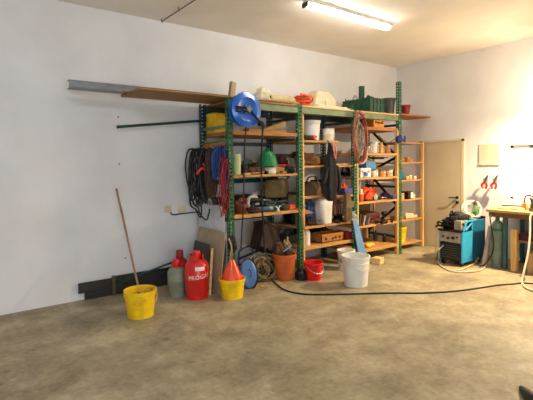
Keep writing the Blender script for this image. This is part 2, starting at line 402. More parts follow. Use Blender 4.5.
# ---- long board stretching right from the rack top to the wall, boards stretching left
one('shelf_plank', B().box(-1.0, -.03, -.80, -.28, 2.487, 2.515), ORW, 'orange wooden plank bridging the tall green post and the right wall', 'plank', bev=.003)
bb = B().add([(-5.74, -.85, 2.50), (-4.63, -.85, 2.50), (-4.63, -.17, 2.50), (-5.74, -.17, 2.50), (-5.74, -.85, 2.522), (-4.63, -.85, 2.522), (-4.63, -.17, 2.522), (-5.74, -.17, 2.522)],
             [(0, 1, 2, 3), (4, 5, 6, 7), (0, 1, 5, 4), (1, 2, 6, 5), (2, 3, 7, 6), (3, 0, 4, 7)])
bb.box(-4.63, -3.5, -.85, -.17, 2.50, 2.522)
one('brown_board', bb, BRW, 'wide brown board jutting out to the left of the rack top', 'board', bev=.002)
bm_ = B().box(-6.37, -4.2, -.34, -.335, 2.524, 2.62).box(-6.37, -4.2, -.34, -.24, 2.524, 2.529).box(-6.37, -4.2, -.34, -.24, 2.617, 2.622).box(-6.34, -4.2, -.48, -.34, 2.524, 2.530).box(-6.34, -4.2, -.484, -.48, 2.524, 2.55)
one('metal_profile', bm_, GREY, 'long grey sheet metal channel sticking out far left on top of the brown board', 'metal profile')
p, q = at(117, 127, 1, -.10), at(212, 120, 1, -.10)
one('green_rod', B().cyl(p, q, .018).cyl(p, p+(q-p)*.012, .022), DGREEN, 'thin dark green rod held level below the brown board at the left rack end', 'rod')

# ================================================================== item helpers
def bucket(name, label, x, y, z, rt, rb, h, m, handle='front', rim=.008, group=None, cat='bucket', hm=None):
    t = thing(name, label, cat, (x, y, z), group)
    th = .004
    prof = [(.001, 0), (rb, 0), (rb, .004), (rt-.002, h-.03), (rt+rim, h-.03), (rt+rim, h), (rt-th, h), (rb-th, .008), (.001, .008)]
    bd = obj('body', B().lathe(prof, (x, y, z), 36), m, t, smooth=True)
    obj('rib', B().lathe([(rb+(rt-rb)*.78, h*.78-.004), (rb+(rt-rb)*.78+.006, h*.78), (rb+(rt-rb)*.78, h*.78+.006)], (x, y, z), 36, open_=True), m, bd, smooth=True)
    r = rt+rim+.002
    if handle:
        pts = []
        for k in range(17):
            a = PI*k/16
            if handle == 'front': pts.append((x-r*math.cos(a), y-.01-r*math.sin(a)*.86, z+h-.04-.55*r*math.sin(a)*1.3))
            else: pts.append((x-r*math.cos(a), y, z+h-.03+r*math.sin(a)))
        obj('handle', B().tube(pts, .004, smooth=1), hm or STEEL, t, smooth=True)
        for s_ in (-1, 1): obj('handle_lug', B().box(x+s_*(r-.006)-.006, x+s_*(r-.006)+.006, y-.018, y+.018, z+h-.055, z+h-.02), m, bd, bev=.002)
    return t
def can(name, label, x, y, z, r, h, m, lid=None, group=None, cat='can', neck=False, band=None):
    t = thing(name, label, cat, (x, y, z), group)
    if neck: prof = [(r*.9, 0), (r, .006), (r, h*.66), (r*.85, h*.76), (r*.36, h*.86), (r*.36, h*.92)]
    else: prof = [(r*.96, 0), (r, .005), (r, h-.012), (r*.96, h-.006)]
    obj('body', B().lathe(prof, (x, y, z), 20), m, t, smooth=True)
    if neck: obj('cap', B().lathe([(r*.42, h*.9), (r*.42, h)], (x, y, z), 14), lid or WHITE, t, smooth=True)
    elif lid: obj('lid', B().lathe([(r*1.04, h-.014), (r*1.04, h)], (x, y, z), 20), lid, t, smooth=True)
    if band: obj('paper_label', B().lathe([(r+.0012, h*.2), (r+.0012, h*.55)], (x, y, z), 20, open_=True), band, t, smooth=True)
    return t
def obox(name, label, x0, x1, y0, y1, z0, z1, m, cat='box', open_=True, group=None, th=.012, M=None, parts=None):
    c = Vector(((x0+x1)/2, (y0+y1)/2, z0)); t = thing(name, label, cat, c, group)
    b = B().box(x0, x1, y0, y1, z0, z0+th)
    for a in ((x0, x0+th, y0, y1), (x1-th, x1, y0, y1), (x0, x1, y0, y0+th), (x0, x1, y1-th, y1)): b.box(*a, z0, z1)
    if M is not None: b.xf(M, c)
    obj('body', b, m, t, bev=.002)
    if not open_:
        l = B().box(x0-.003, x1+.003, y0-.003, y1+.003, z1, z1+.012)
        if M is not None: l.xf(M, c)
        obj('lid', l, m, t, bev=.002)
    return t
def toolcase(name, label, x0, x1, y0, y1, z0, z1, m, hm, M=None):
    c = Vector(((x0+x1)/2, (y0+y1)/2, z0)); t = thing(name, label, 'case', c)
    zm = z0+(z1-z0)*.6
    for nm, a in (('case_body', B().box(x0, x1, y0, y1, z0, zm)), ('case_lid', B().box(x0, x1, y0, y1, zm+.003, z1))):
        if M is not None: a.xf(M, c)
        bdy = obj(nm, a, m, t, bev=.008)
    cx = (x0+x1)/2
    hnd = B().tube([(cx-.05, y0, zm-.01), (cx-.045, y0-.03, zm-.01), (cx+.045, y0-.03, zm-.01), (cx+.05, y0, zm-.01)], .007)
    lt = B().box(x0+.04, x0+.065, y0-.006, y0+.002, zm-.02, zm+.02).box(x1-.065, x1-.04, y0-.006, y0+.002, zm-.02, zm+.02)
    if M is not None: hnd.xf(M, c); lt.xf(M, c)
    obj('handle', hnd, hm, t, smooth=True); obj('latch', lt, hm, bdy)
    return t
def drill(label, x, y, z, m1, m2, s=1, rot=0, lay=False):
    t = thing('power_drill', label, 'drill', (x, y, z)); M = rz(rot)@(rx(88) if lay else Matrix.Identity(3)); c = (x, y, z)
    off = .035*s if lay else 0
    z0 = z
    o1 = B().cyl((x-.09*s, y, z0+.16*s), (x+.06*s, y, z0+.16*s), .034*s).cyl((x+.06*s, y, z0+.16*s), (x+.09*s, y, z0+.16*s), .03*s, .018*s)
    g = B().bar((x-.05*s, y, z0+.14*s), (x-.07*s, y, z0+.03*s), .036*s, .034*s, (1, 0, 0)).box(x-.11*s, x-.02*s, y-.03*s, y+.03*s, z0, z0+.035*s)
    ch = B().cyl((x+.09*s, y, z0+.16*s), (x+.13*s, y, z0+.16*s), .02*s, .014*s).cyl((x+.13*s, y, z0+.16*s), (x+.2*s, y, z0+.16*s), .005*s)
    for b in (o1, g, ch):
        b.xf(M, c); b.v = [v+Vector((0, 0, off)) for v in b.v]
    obj('housing', o1, m1, t, smooth=True); obj('grip', g, m2, t, bev=.004); obj('chuck', ch, GREY, t, smooth=True)
    return t
def grinder(label, x, y, z, m, rot=0, s=1):
    t = thing('angle_grinder', label, 'grinder', (x, y, z)); M = rz(rot); c = (x, y, z)
    a = B().cyl((x-.14*s, y, z+.035*s), (x+.08*s, y, z+.035*s), .032*s, .035*s)
    h = B().cyl((x+.08*s, y, z+.035*s), (x+.13*s, y, z+.035*s), .036*s, .03*s).cyl((x+.11*s, y, z+.07*s), (x+.11*s, y, z+.0*s), .024*s)
    dd = B().cyl((x+.11*s, y, z+.008*s), (x+.11*s, y, z+.011*s), .06*s, n=24)
    g = B().cyl((x+.10*s, y+.03*s, z+.04*s), (x+.10*s, y+.12*s, z+.04*s), .013*s)
    for b in (a, h, dd, g): b.xf(M, c)
    obj('motor_body', a, m, t, smooth=True); obj('gear_head', h, GREY, t, smooth=True)
    obj('disc', dd, DGREY, t); obj('side_handle', g, BLACK, t, smooth=True); return t
def loops(cx, cy, ztop, w, h, n, sd, tilt=0, spread=.05, plane='x', jit=.006):
    """points of a hank of loops hanging from (cx,cy,ztop)"""
    r = random.Random(sd); pts = []
    for k in range(n):
        ww = w*r.uniform(.55, 1); hh = h*r.uniform(.72, 1); ox = r.uniform(-.02, .02); oy = cy+(k/(max(1, n-1))-.5)*spread*2; sk = r.uniform(-.05, .05)
        for j in range(10):
            a = 2*PI*j/10+PI/2
            u = math.cos(a)*ww/2; v = (math.sin(a)-1)*hh/2
            u += sk*(-v/h)+(tilt*(-v/h)); jx = r.uniform(-jit, jit); v += r.uniform(-jit, jit)*hh*.8
            pts.append((cx+ox+u+jx, oy+r.uniform(-.008, .008), ztop+v) if plane == 'x' else (cx+r.uniform(-.008, .008)+(k/(max(1, n-1))-.5)*spread*2, cy+ox+u+jx, ztop+v))
    return pts
# ================================================================== ON TOP OF THE RACK
TOP = 2.488
t = one('wood_offcut', B().box(-4.49, -4.41, -.74, -.69, 2.50, 2.73, ry(8)@rz(10)), TANB, 'short upright wooden offcut at the top of the left front post', 'wood offcut', bev=.003)
one('plastic_bag', B().blob((-3.80, -.5, 2.60), .13, .11, .15, 3, .3, 2.5), IVORY, 'crumpled off-white plastic bag on the rack top behind the blue reel', 'bag', smooth=True)
b = B().cyl((-3.70, -.52, 2.60), (-2.95, -.50, 2.60), .065, n=22)
t = thing('cardboard_roll', 'long pale yellow roll lying on the rack top', 'roll', (-3.32, -.51, TOP)); obj('roll_body', b, mat('pale_roll', (206, 190, 140), .7), t, smooth=True)
for x in (-3.71, -2.94): obj('roll_end', B().cyl((x-.004, -.51, 2.60), (x+.004, -.51, 2.60), .068, n=22), BROWN, t, smooth=True)
one('white_board', B().box(-4.15, -3.45, -.80, -.56, TOP+.0, TOP+.022), mat('white_laminate', (226, 214, 178), .5), 'pale narrow board lying on the rack top in front of the yellow roll', 'board', bev=.002)
# orange coiled strap
b = B(); r_ = random.Random(5)
for k in range(9):
    c0 = Vector((-3.27+r_.uniform(-.05, .05), -.80+r_.uniform(-.03, .03), 2.535+.013*k)); R_ = r_.uniform(.07, .12)
    tl = Matrix.Rotation(r_.uniform(-.5, .5), 3, 'X')@Matrix.Rotation(r_.uniform(-.35, .35), 3, 'Y')
    b.tube([c0+tl@Vector((R_*math.cos(2*PI*j/9), R_*.6*math.sin(2*PI*j/9), r_.uniform(-.01, .01))) for j in range(9)], .013, n=6, closed=True, smooth=3)
one('coiled_strap', b, ORANGE, 'tangled orange red strap coiled on top of the second front post', 'strap', smooth=True)
# beige wrapped box
b = B(); b.add([(-3.0, -.72, TOP+.02), (-2.5, -.70, TOP+.02), (-2.48, -.40, TOP+.02), (-2.98, -.40, TOP+.02), (-2.86, -.66, 2.78), (-2.60, -.67, 2.76), (-2.58, -.46, 2.78), (-2.84, -.46, 2.79),
       (-2.95, -.72, 2.60), (-2.46, -.70, 2.63), (-2.45, -.40, 2.62), (-2.96, -.40, 2.62)],
      [(0, 3, 2, 1), (0, 1, 9, 8), (1, 2, 10, 9), (2, 3, 11, 10), (3, 0, 8, 11), (8, 9, 5, 4), (9, 10, 6, 5), (10, 11, 7, 6), (11, 8, 4, 7), (4, 5, 6, 7)])
t = thing('wrapped_parcel', 'beige angular wrapped lump on pale boards on the rack top', 'parcel', (-2.74, -.55, TOP))
obj('wrapping', b, BEIGE, t, bev=.03, seg=3); obj('tape', B().box(-2.745, -2.705, -.73, -.715, 2.51, 2.62), IVORY, t)
for k, (x0, x1, y0, lab) in enumerate([(-3.02, -2.28, -.80, 'lowest of the whitish boards stacked right of the orange strap'), (-2.98, -2.32, -.78, 'uppermost of the whitish boards stacked right of the orange strap')]):
    one('short_board', B().box(x0, x1, y0, y0+.12+.02*k, TOP+.001+k*.024, TOP+.022+k*.024, rz(2*k)), mat('whitish_wood', (224, 210, 180), .6), lab, 'board', 'whitish boards on the rack top', bev=.002)
# dark green crate, tapered with ribs
def crate(name, label, x0, x1, y0, y1, z0, z1, m):
    t = thing(name, label, 'crate', ((x0+x1)/2, (y0+y1)/2, z0)); th = .01; g = .0
    b = B().box(x0+.01, x1-.01, y0+.01, y1-.01, z0, z0+th)
    b.box(x0, x1, y0, y0+th, z0, z1).box(x0, x1, y1-th, y1, z0, z1).box(x0, x0+th, y0, y1, z0, z1).box(x1-th, x1, y0, y1, z0, z1)
    obj('body', b, m, t, bev=.003)
    rb = B()
    for zz in (z1-.025, z0+.02, (z0+z1)/2): rb.box(x0-.012, x1+.012, y0-.012, y0, zz, zz+.018).box(x0-.012, x1+.012, y1, y1+.012, zz, zz+.018).box(x0-.012, x0, y0, y1, zz, zz+.018).box(x1, x1+.012, y0, y1, zz, zz+.018)
    n = int((x1-x0)/.08)
    for k in range(n+1):
        x = x0+(x1-x0)*k/n; rb.box(x-.006, x+.006, y0-.012, y0, z0, z1)
    for k in range(4):
        y = y0+(y1-y0)*k/3; rb.box(x0-.012, x0, y-.006, y+.006, z0, z1).box(x1, x1+.012, y-.006, y+.006, z0, z1)
    obj('ribs', rb, m, t); return t
crate('green_crate', 'dark green ribbed plastic crate full of bottles on the rack top', -1.84, -1.47, -.83, -.24, TOP, 2.73, DGPL)
can('green_bottle', 'dark green square topped bottle sticking out of the crate', -1.66, -.50, TOP+.015, .05, .47, DGPL, DGPL, cat='bottle')
can('clear_bottle', 'clear whitish bottle in the dark green crate beside the green bottle', -1.76, -.44, TOP+.015, .05, .36, mat('clear_plastic', (214, 214, 204), .2, trans=.5), WHITE, cat='bottle', neck=True)
one('rag_bundle', B().blob((-1.65, -.68, 2.70), .13, .10, .07, 9, .35), mat('dark_green_rag', (32, 74, 52), .9), 'dark green rag heaped inside the crate on the rack top', 'rag', smooth=True)
b = B(); r_ = random.Random(3)
for k in range(60):
    a = r_.uniform(0, 2*PI); e = r_.uniform(.2, 1.3); c0 = Vector((-2.17+r_.uniform(-.07, .07), -.64+r_.uniform(-.06, .06), 2.49+r_.uniform(0, .12)))
    dv = Vector((math.cos(a)*math.cos(e), math.sin(a)*math.cos(e), math.sin(e)))*r_.uniform(.05, .12); b.bar(c0, c0+dv, .016, .004)
b.blob((-2.16, -.64, 2.55), .10, .09, .065, 4, .4)
one('green_netting', b, mat('dark_foliage_green', (28, 78, 50), .8), 'bunched dark green netting heaped at the left of the green crate', 'netting')
bucket('dark_bucket', 'dark grey bucket on the rack top beside the tall post', -1.14, -.66, TOP, .125, .095, .29, DGREY, None)
can('black_can', 'black can squeezed between dark bucket and tall green post', -.94, -.56, TOP+.03, .045, .24, BLACK, BLACK)
bucket('red_pot', 'small dark red flower pot right of the tall green post', -.58, -.62, 2.516, .09, .065, .19, DRED, None, cat='pot')

# hose reel
t = thing('hose_reel', 'round blue metal hose reel fixed to the top of the left front post', 'hose reel', (-4.43, -1.0, 2.12))
cx, cy, cz = -4.455, -1.0, 2.33
M = rx(90)@Matrix.Identity(3)
def disc(y, prof): return B().lathe(prof, (cx, y, cz), 48, rx(90))
obj('front_disc', disc(-1.07, [(.001, 0), (.06, 0), (.075, .004), (.14, .006), (.15, .014), (.16, .006), (.212, .0), (.222, -.008), (.212, -.012), (.001, -.008)]), BLUE, t, smooth=True)
obj('back_disc', disc(-.97, [(.001, 0), (.20, 0), (.206, -.008), (.20, -.012), (.001, -.012)]), BLUE, t, smooth=True)
obj('drum', B().cyl((cx, -1.06, cz), (cx, -.97, cz), .12, n=30), BLACK, t, smooth=True)
b = B()
for k in range(4): b.tube([(cx+(.13+.006*(k % 2))*math.cos(2*PI*j/16), -1.05+.02*k, cz+(.13+.006*(k % 2))*math.sin(2*PI*j/16)) for j in range(16)], .013, n=6, closed=True, smooth=2)
obj('wound_hose', b, BLACK, t, smooth=True)
b = B().bar((-4.64, -1.095, cz+.015), (cx, -1.095, cz+.015), .012, .034).bar((-4.64, -1.095, cz-.03), (cx, -1.095, cz-.03), .012, .022)
b.bar((cx, -1.10, cz), (cx+.19, -1.10, cz-.16), .012, .026).bar((cx+.03, -1.10, cz+.01), (cx+.14, -1.10, cz-.14), .012, .014)
b.box(-4.625, -4.60, -1.10, -.86, cz-.045, cz+.025)
obj('bracket_arm', b, BLKM, t, bev=.002)
hub = obj('hub', B().cyl((cx, -1.125, cz), (cx, -1.08, cz), .035, n=18), GREY, t, smooth=True)
for k in range(6):
    a = PI*k/3; obj('bolt', B().cyl((cx+.05*math.cos(a), -1.10, cz+.05*math.sin(a)), (cx+.05*math.cos(a), -1.082, cz+.05*math.sin(a)), .009, n=8), STEEL, hub)
obj('hose_guide', B().cyl((cx+.19, -1.12, cz-.17), (cx+.19, -1.06, cz-.17), .03, n=14).cyl((cx+.16, -1.10, cz-.19), (cx+.24, -1.10, cz-.19), .015), BLKM, t, smooth=True)
one('rope', B().tube([(-4.44, -1.03, 2.14), (-4.44, -.98, 1.9), (-4.45, -.97, 1.5), (-4.465, -.965, 1.1), (-4.49, -.96, .8), (-4.50, -.95, .52)], .010), BROWND, 'dark cord hanging straight down from the left of the blue reel', 'cord', smooth=True)
one('hanging_hose', B().tube([(-4.22, -1.09, 2.16), (-4.19, -1.02, 2.0), (-4.16, -.95, 1.6), (-4.13, -.91, 1.1), (-4.10, -.90, .7), (-4.08, -.89, .45)], .013), BLACK, 'black hose hanging down from the right of the blue reel', 'hose', smooth=True)

# ================================================================== LEFT END: hanks of hose and rope
def hook(y, z):
    one('rack_hook', B().tube([(-4.60, y, z-.0), (-4.66, y, z+.01), (-4.80, y, z), (-4.84, y, z+.03)], .007), BLKM, {0: 'steel hook at the rack end holding the black hose hank', 1: 'steel hook at the rack end holding the brown rope', 2: 'steel hook at the rack end holding the blue rope'}[hook.n], 'hook'); hook.n += 1
hook.n = 0
for y, z in ((-.30, 1.845), (-.60, 1.835), (-.76, 1.84)): hook(y, z)
b = B().tube(loops(-4.765, -.30, 1.86, .21, .80, 13, 11, 0, .17, jit=.012), .0115, n=6, smooth=3)
b.tube([(-4.80, -.38, 1.5), (-4.90, -.46, 1.40), (-4.97, -.48, 1.27), (-4.96, -.46, 1.12), (-4.88, -.42, 1.06), (-4.84, -.40, 1.02), (-4.78, -.38, .93), (-4.75, -.36, 1.05), (-4.78, -.34, 1.3)], .011, n=6, smooth=4)
b.tube([(-4.84, -.44, 1.52), (-4.93, -.52, 1.36), (-4.98, -.55, 1.22), (-4.93, -.52, 1.12), (-4.86, -.48, 1.08), (-4.80, -.42, .98), (-4.72, -.45, .90), (-4.69, -.48, 1.05)], .011, n=6, smooth=4)
one('hose_hank', b, BLACK, 'thick hank of black hoses hanging at the left end of the rack', 'hose', smooth=True)
one('red_ties', B().tube([(-4.88, -.50, 1.52), (-4.82, -.53, 1.60), (-4.77, -.54, 1.55), (-4.74, -.53, 1.46)], .017, n=6).tube([(-4.80, -.52, 1.66), (-4.75, -.53, 1.58), (-4.77, -.54, 1.48)], .014, n=6), RED, 'red cable ends sticking out of the black hose hank', 'cable', smooth=True)
one('brown_rope_hank', B().tube(loops(-4.73, -.60, 1.85, .12, .72, 10, 12, 0, .04, jit=.02), .010, n=6, smooth=3), ROPEBR, 'hank of dark brown rope hanging between black hoses and blue rope', 'rope', smooth=True)
one('blue_rope_hank', B().tube(loops(-4.71, -.755, 1.87, .13, .43, 9, 13, 0, .035, jit=.02), .010, n=6, smooth=3), ROPEB, 'hank of bright blue rope hanging at the left rack end', 'rope', smooth=True)
one('purple_strap_hank', B().tube(loops(-4.68, -.85, 1.88, .09, .66, 8, 14, 0, .03, jit=.022), .011, n=6, smooth=3, flat=.4), ROPEP, 'hank of purple blue strap hanging right beside the left front post', 'strap', smooth=True)
one('red_strap_hank', B().tube(loops(-4.69, -.885, 1.72, .09, .76, 6, 15, 0, .03, jit=.03), .010, n=6, smooth=3, flat=.5), ROPER, 'ragged red strap hank hanging lowest by the left front post', 'strap', smooth=True)
one('black_pouch', B().box(-4.78, -4.66, -.80, -.70, 1.13, 1.22, ry(-8)), BLACK, 'small black pouch hanging below the ropes at the rack end', 'pouch', bev=.012)

# ================================================================== BAY 1
t = obox('yellow_canister', 'yellow open plastic tub at the top left inside the rack', -4.53, -4.31, -.36, -.14, 2.082, 2.36, YEL, 'tub', th=.006)
one('leaning_block', B().box(-3.86, -3.46, -.62, -.50, 2.13, 2.21, ry(-19)), PALEW, 'pale wooden block lying tilted on the orange board below the rack top', 'wood block', bev=.004)
one('flat_timber', B().box(-4.02, -3.50, -.48, -.34, 2.082, 2.16), ORW, 'orange timber offcut lying behind the tilted block', 'timber', bev=.004)
one('flat_timber', B().box(-4.25, -3.60, -.80, -.66, 2.082, 2.12), BRW, 'long low timber at the front of the upper left shelf', 'timber', bev=.004)
z = 1.502
t = can('oil_canister', 'pale yellow green bottle beside the left front post', -4.40, -.72, z, .055, .28, PALEG, PALEG, cat='bottle')
drill('black drill standing on the left bay shelf right of the pale bottle', -4.17, -.60, z, BLKM, BLACK, 1.15, 60)
drill('grey green drill lying behind the brown rag', -4.06, -.46, z, GREYG, DGREY, 1.0, 20)
one('rag', B().blob((-4.08, -.70, z+.045), .15, .08, .05, 21, .35), BROWN, 'brown rag on the left bay shelf between drill and green hood', 'rag', smooth=True)
one('rag', B().blob((-4.30, -.56, z+.05), .09, .08, .05, 22, .35), BROWND, 'dark brown rag beside the pale bottle', 'rag', smooth=True)
t = thing('green_hood', 'bell shaped green plastic hood standing on a white tin', 'hood', (-3.87, -.70, z+.10))
obj('shell', B().lathe([(.145, .0), (.15, .01), (.135, .05), (.12, .12), (.09, .19), (.055, .215), (.04, .22), (.001, .22)], (-3.87, -.70, z+.105), 32), GPL, t, smooth=True)
obj('knob', B().lathe([(.03, .215), (.035, .23), (.02, .25), (.001, .25)], (-3.87, -.70, z+.105), 16), GPL, t, smooth=True)
b = B()
for k in range(10):
    a = 2*PI*k/10; b.bar((-3.87+.142*math.cos(a), -.70+.142*math.sin(a), z+.12), (-3.87+.10*math.cos(a), -.70+.10*math.sin(a), z+.29), .008, .008)
obj('ribs', b, GPL, t)
can('white_tin', 'squat white tin under the green hood', -3.85, -.70, z, .10, .10, IVORY, None, cat='tin', band=WHITE)
one('wood_piece', B().box(-3.66, -3.42, -.74, -.68, z, z+.04, rz(12)), ORW, 'orange wood scrap at the front of the left bay shelf', 'wood scrap', bev=.003)
one('wood_piece', B().box(-3.70, -3.52, -.66, -.60, z+.0, z+.09, ry(14)@rz(-20)), PALEW, 'pale wood scrap leaning by the dark jacket heap', 'wood scrap', bev=.003)
one('wood_piece', B().box(-3.56, -3.44, -.60, -.50, z, z+.10), BRW, 'brown wood block beside the dark jacket heap', 'wood block', bev=.003)
one('folded_jacket', B().blob((-3.46, -.44, z+.13), .16, .13, .15, 23, .3).blob((-3.62, -.42, z+.22), .13, .10, .06, 24, .3), mat('dark_maroon_fabric', (58, 26, 30), .9), 'dark maroon jacket heaped at the right of the left bay shelf', 'jacket', smooth=True)
one('red_pliers', B().tube([(-3.72, -.70, z+.12), (-3.62, -.73, z+.12), (-3.50, -.70, z+.12)], .011).tube([(-3.70, -.66, z+.115), (-3.60, -.69, z+.115), (-3.50, -.64, z+.12)], .011), RED, 'red handled pliers lying on the scraps beside the green hood', 'pliers', smooth=True)
# hanging khaki bag
t = thing('canvas_bag', 'khaki canvas bag with strap hanging under the left bay shelf', 'bag', (-3.56, -.50, 1.12))
obj('bag_body', B().sections([(-3.56, -.5, 1.13, .12, .05), (-3.56, -.5, 1.15, .21, .11), (-3.56, -.5, 1.28, .22, .12), (-3.55, -.5, 1.40, .19, .09), (-3.55, -.5, 1.42, .10, .04)], 26, .06, 4), KHAKI, t, smooth=True)
obj('strap', B().tube([(-3.72, -.52, 1.40), (-3.76, -.56, 1.455), (-3.66, -.58, 1.457)], .012), BLACK, t, smooth=True)
obj('strap', B().tube([(-3.40, -.52, 1.40), (-3.36, -.56, 1.455), (-3.44, -.58, 1.455)], .012), BLACK, t, smooth=True)
one('dark_cloth', B().sections([(-3.44, -.30, 1.02, .05, .03), (-3.45, -.30, 1.2, .07, .05), (-3.45, -.30, 1.44, .06, .04)], 18, .15), mat('maroon_cloth', (70, 30, 34), .9), 'dark maroon cloth hanging between canvas bag and second post', 'cloth', smooth=True)
z = .977
one('leather_roll', B().blob((-4.33, -.68, z+.09), .085, .08, .10, 31, .35), mat('rust_brown_leather', (116, 54, 34), .7), 'rust brown leather lump by the left front post on the middle shelf', 'leather', smooth=True)
drill('dark red drill on the left bay middle shelf', -4.20, -.56, z, DRED, BLACK, 1.0, 30)
drill('black drill beside the white coil on the left bay middle shelf', -4.06, -.70, z, BLKM, BLKM, 1.0, -20)
t = thing('white_coil', 'white ring shaped coil standing among the drills on the middle shelf', 'coil', (-4.0, -.50, z))
obj('ring', B().tube([(-4.0+.085*math.cos(2*PI*j/14), -.50, z+.115+.085*math.sin(2*PI*j/14)) for j in range(14)], .028, n=10, closed=True, smooth=2), WHITE, t, smooth=True)
grinder('black angle grinder lying in the middle of the left bay middle shelf', -3.86, -.52, z, BLKM, 25, 1.2)
grinder('blue grey angle grinder at the front of the left bay middle shelf', -4.0, -.76, z, mat('blue_grey_plastic', (60, 84, 104), .5), -10, 1.1)
grinder('green angle grinder under the tangle of cables', -3.72, -.70, z, mat('bottle_green_plastic', (22, 74, 64), .5), 160, 1.1)
b = B(); r_ = random.Random(8)
for k in range(7):
    pts = [(-3.85+.42*j/6+r_.uniform(-.05, .05), -.55+r_.uniform(-.12, .12), z+.06+r_.uniform(0, .08)) for j in range(7)]
    b.tube(pts, .0065, n=5, smooth=4)
one('cable_tangle', b, mat('grey_green_cable', (120, 140, 128), .5), 'tangle of grey green cables on the left bay middle shelf', 'cable', smooth=True)
t = can('tape_roll', 'grey roll with dark centre at the right of the middle shelf', -3.57, -.66, z, .06, .10, GREY, BLACK, cat='roll')
one('orange_block', B().box(-3.56, -3.44, -.80, -.72, z, z+.07), ORANGE, 'orange red block at the right end of the left bay middle shelf', 'block', bev=.01)
one('black_box', B().box(-3.56, -3.42, -.60, -.40, z, z+.22), BLKM, 'black box behind the orange block', 'box', bev=.008)
one('small_clamp', B().cyl((-3.80, -.835, z+.0), (-3.80, -.835, z+.03), .022).cyl((-3.80, -.835, z+.03), (-3.83, -.83, z+.07), .009).cyl((-3.80, -.835, z+.03), (-3.76, -.83, z+.075), .009), WHITE, 'small white clamp at the edge of the left bay middle shelf', 'clamp', smooth=True)
one('dangling_wires', B().tube([(-3.45, -.87, 1.0), (-3.42, -.92, .9), (-3.40, -.92, .75), (-3.36, -.92, .6)], .008).tube([(-3.50, -.88, 1.0), (-3.47, -.91, .93), (-3.44, -.93, .84), (-3.42, -.94, .7)], .007).tube([(-3.36, -.92, 1.04), (-3.44, -.93, .95), (-3.41, -.93, .82)], .007), WIRE, 'tan wires dangling in front of the second front post', 'wire', smooth=True)

# ================================================================== BAY 2
z = 1.987
bucket('white_bucket', 'white plastic bucket on the upper shelf next to the second front post', -2.98, -.62, z, .155, .125, .31, WHITE, None)
can('white_paint_can', 'small white can right of the white bucket on the upper shelf', -2.63, -.66, z, .095, .20, WHITE, IVORY, band=IVORY)
grinder('dark grinder with red end sticking out in front of the white bucket', -3.17, -.80, z, BROWND, 20, 1.1)
one('red_grip', B().cyl((-3.19, -.91, z+.02), (-3.12, -.90, z+.05), .02), RED, 'red grip in front of the dark grinder on the upper shelf', 'grip', smooth=True)
# hanging dark jacket
t = thing('hanging_jacket', 'dark jacket hanging from the upper shelf in the middle bay', 'jacket', (-2.880, -.93, 1.08))
obj('jacket_body', B().sections([(-2.870, -.94, 1.07, 0.040, .03), (-2.890, -.94, 1.13, 0.104, .05), (-2.890, -.94, 1.30, 0.136, .07), (-2.870, -.94, 1.50, 0.124, .065), (-2.860, -.93, 1.66, 0.096, .06), (-2.850, -.92, 1.80, 0.048, .045), (-2.850, -.90, 1.95, 0.020, .02)], 36, .22, 6), mat('black_green_fabric', (17, 19, 19), .85, 0, .3, 10), t, smooth=True)
obj('sleeve', B().tube([(-2.970, -.97, 1.58), (-3.030, -.99, 1.42), (-3.090, -1.0, 1.34)], .045, n=10, flat=.6), mat('black_green_fabric', (30, 34, 34)), t, smooth=True)
obj('sleeve', B().tube([(-2.770, -.97, 1.60), (-2.730, -.99, 1.40), (-2.750, -1.0, 1.22)], .045, n=10, flat=.6), mat('black_green_fabric', (30, 34, 34)), t, smooth=True)
obj('hanging_loop', B().tube([(-2.870, -.90, 1.93), (-2.860, -.87, 1.99), (-2.840, -.90, 1.93)], .006), BLACK, t)
one('hanging_tongs', B().tube([(-2.810, -.92, 1.96), (-2.770, -.96, 1.85), (-2.800, -.97, 1.70)], .012).tube([(-2.810, -.92, 1.96), (-2.850, -.98, 1.86), (-2.820, -.98, 1.72)], .012), PINKT, 'thin reddish tongs hanging above the dark jacket', 'tongs', smooth=True)
one('black_strap', B().tube([(-2.850, -.99, 1.10), (-2.860, -.97, 1.0), (-2.830, -.93, .86), (-2.810, -.90, .72)], .014, flat=.5), BLACK, 'black strap dangling below the dark jacket', 'strap', smooth=True)
# oval hank on post 3
t = thing('brown_hose_hank', 'tall oval hank of brown red hose hanging on the third front post', 'hose', (-2.15, -.95, 1.6))
cx, cz = -2.24, 2.04; b = B()
for k in range(3):
    r_ = random.Random(k); sx = .14+.014*k; sz = .385+.015*k
    b.tube([(cx+sx*math.cos(2*PI*j/18)+r_.uniform(-.006, .006), -.95-.018*(k % 2)-.01*k, cz+sz*math.sin(2*PI*j/18)) for j in range(18)], .0115, n=7, closed=True, smooth=3)
obj('outer_loops', b, COPPER, t, smooth=True)
b = B()
for k in range(6):
    r_ = random.Random(k+40); sx = .03+.015*k; sz = .33-.02*k
    b.tube([(cx+sx*math.cos(2*PI*j/14)+r_.uniform(-.01, .01), -.925-.008*k, cz-.02+sz*math.sin(2*PI*j/14)) for j in range(14)], .010, n=6, closed=True, smooth=3)
obj('inner_loops', b, mat('speckled_grey_hose', (150, 130, 112), .6, 0, .5, 40), t, smooth=True)
obj('binding', B().tube([(cx-.03, -.99, cz+.40), (cx+.05, -1.01, cz+.36), (cx+.03, -.90, cz+.30)], .02, n=6), PINKT, t, smooth=True)
one('tube_tail', B().tube([(-2.07, -.96, 1.86), (-2.09, -.97, 1.72), (-2.17, -.98, 1.64), (-2.27, -.96, 1.62), (-2.34, -.94, 1.60)], .013), mat('pale_pink_hose', (214, 170, 140), .5), 'pale hose end curling from the oval hank to the post', 'hose', smooth=True)
z = 1.612
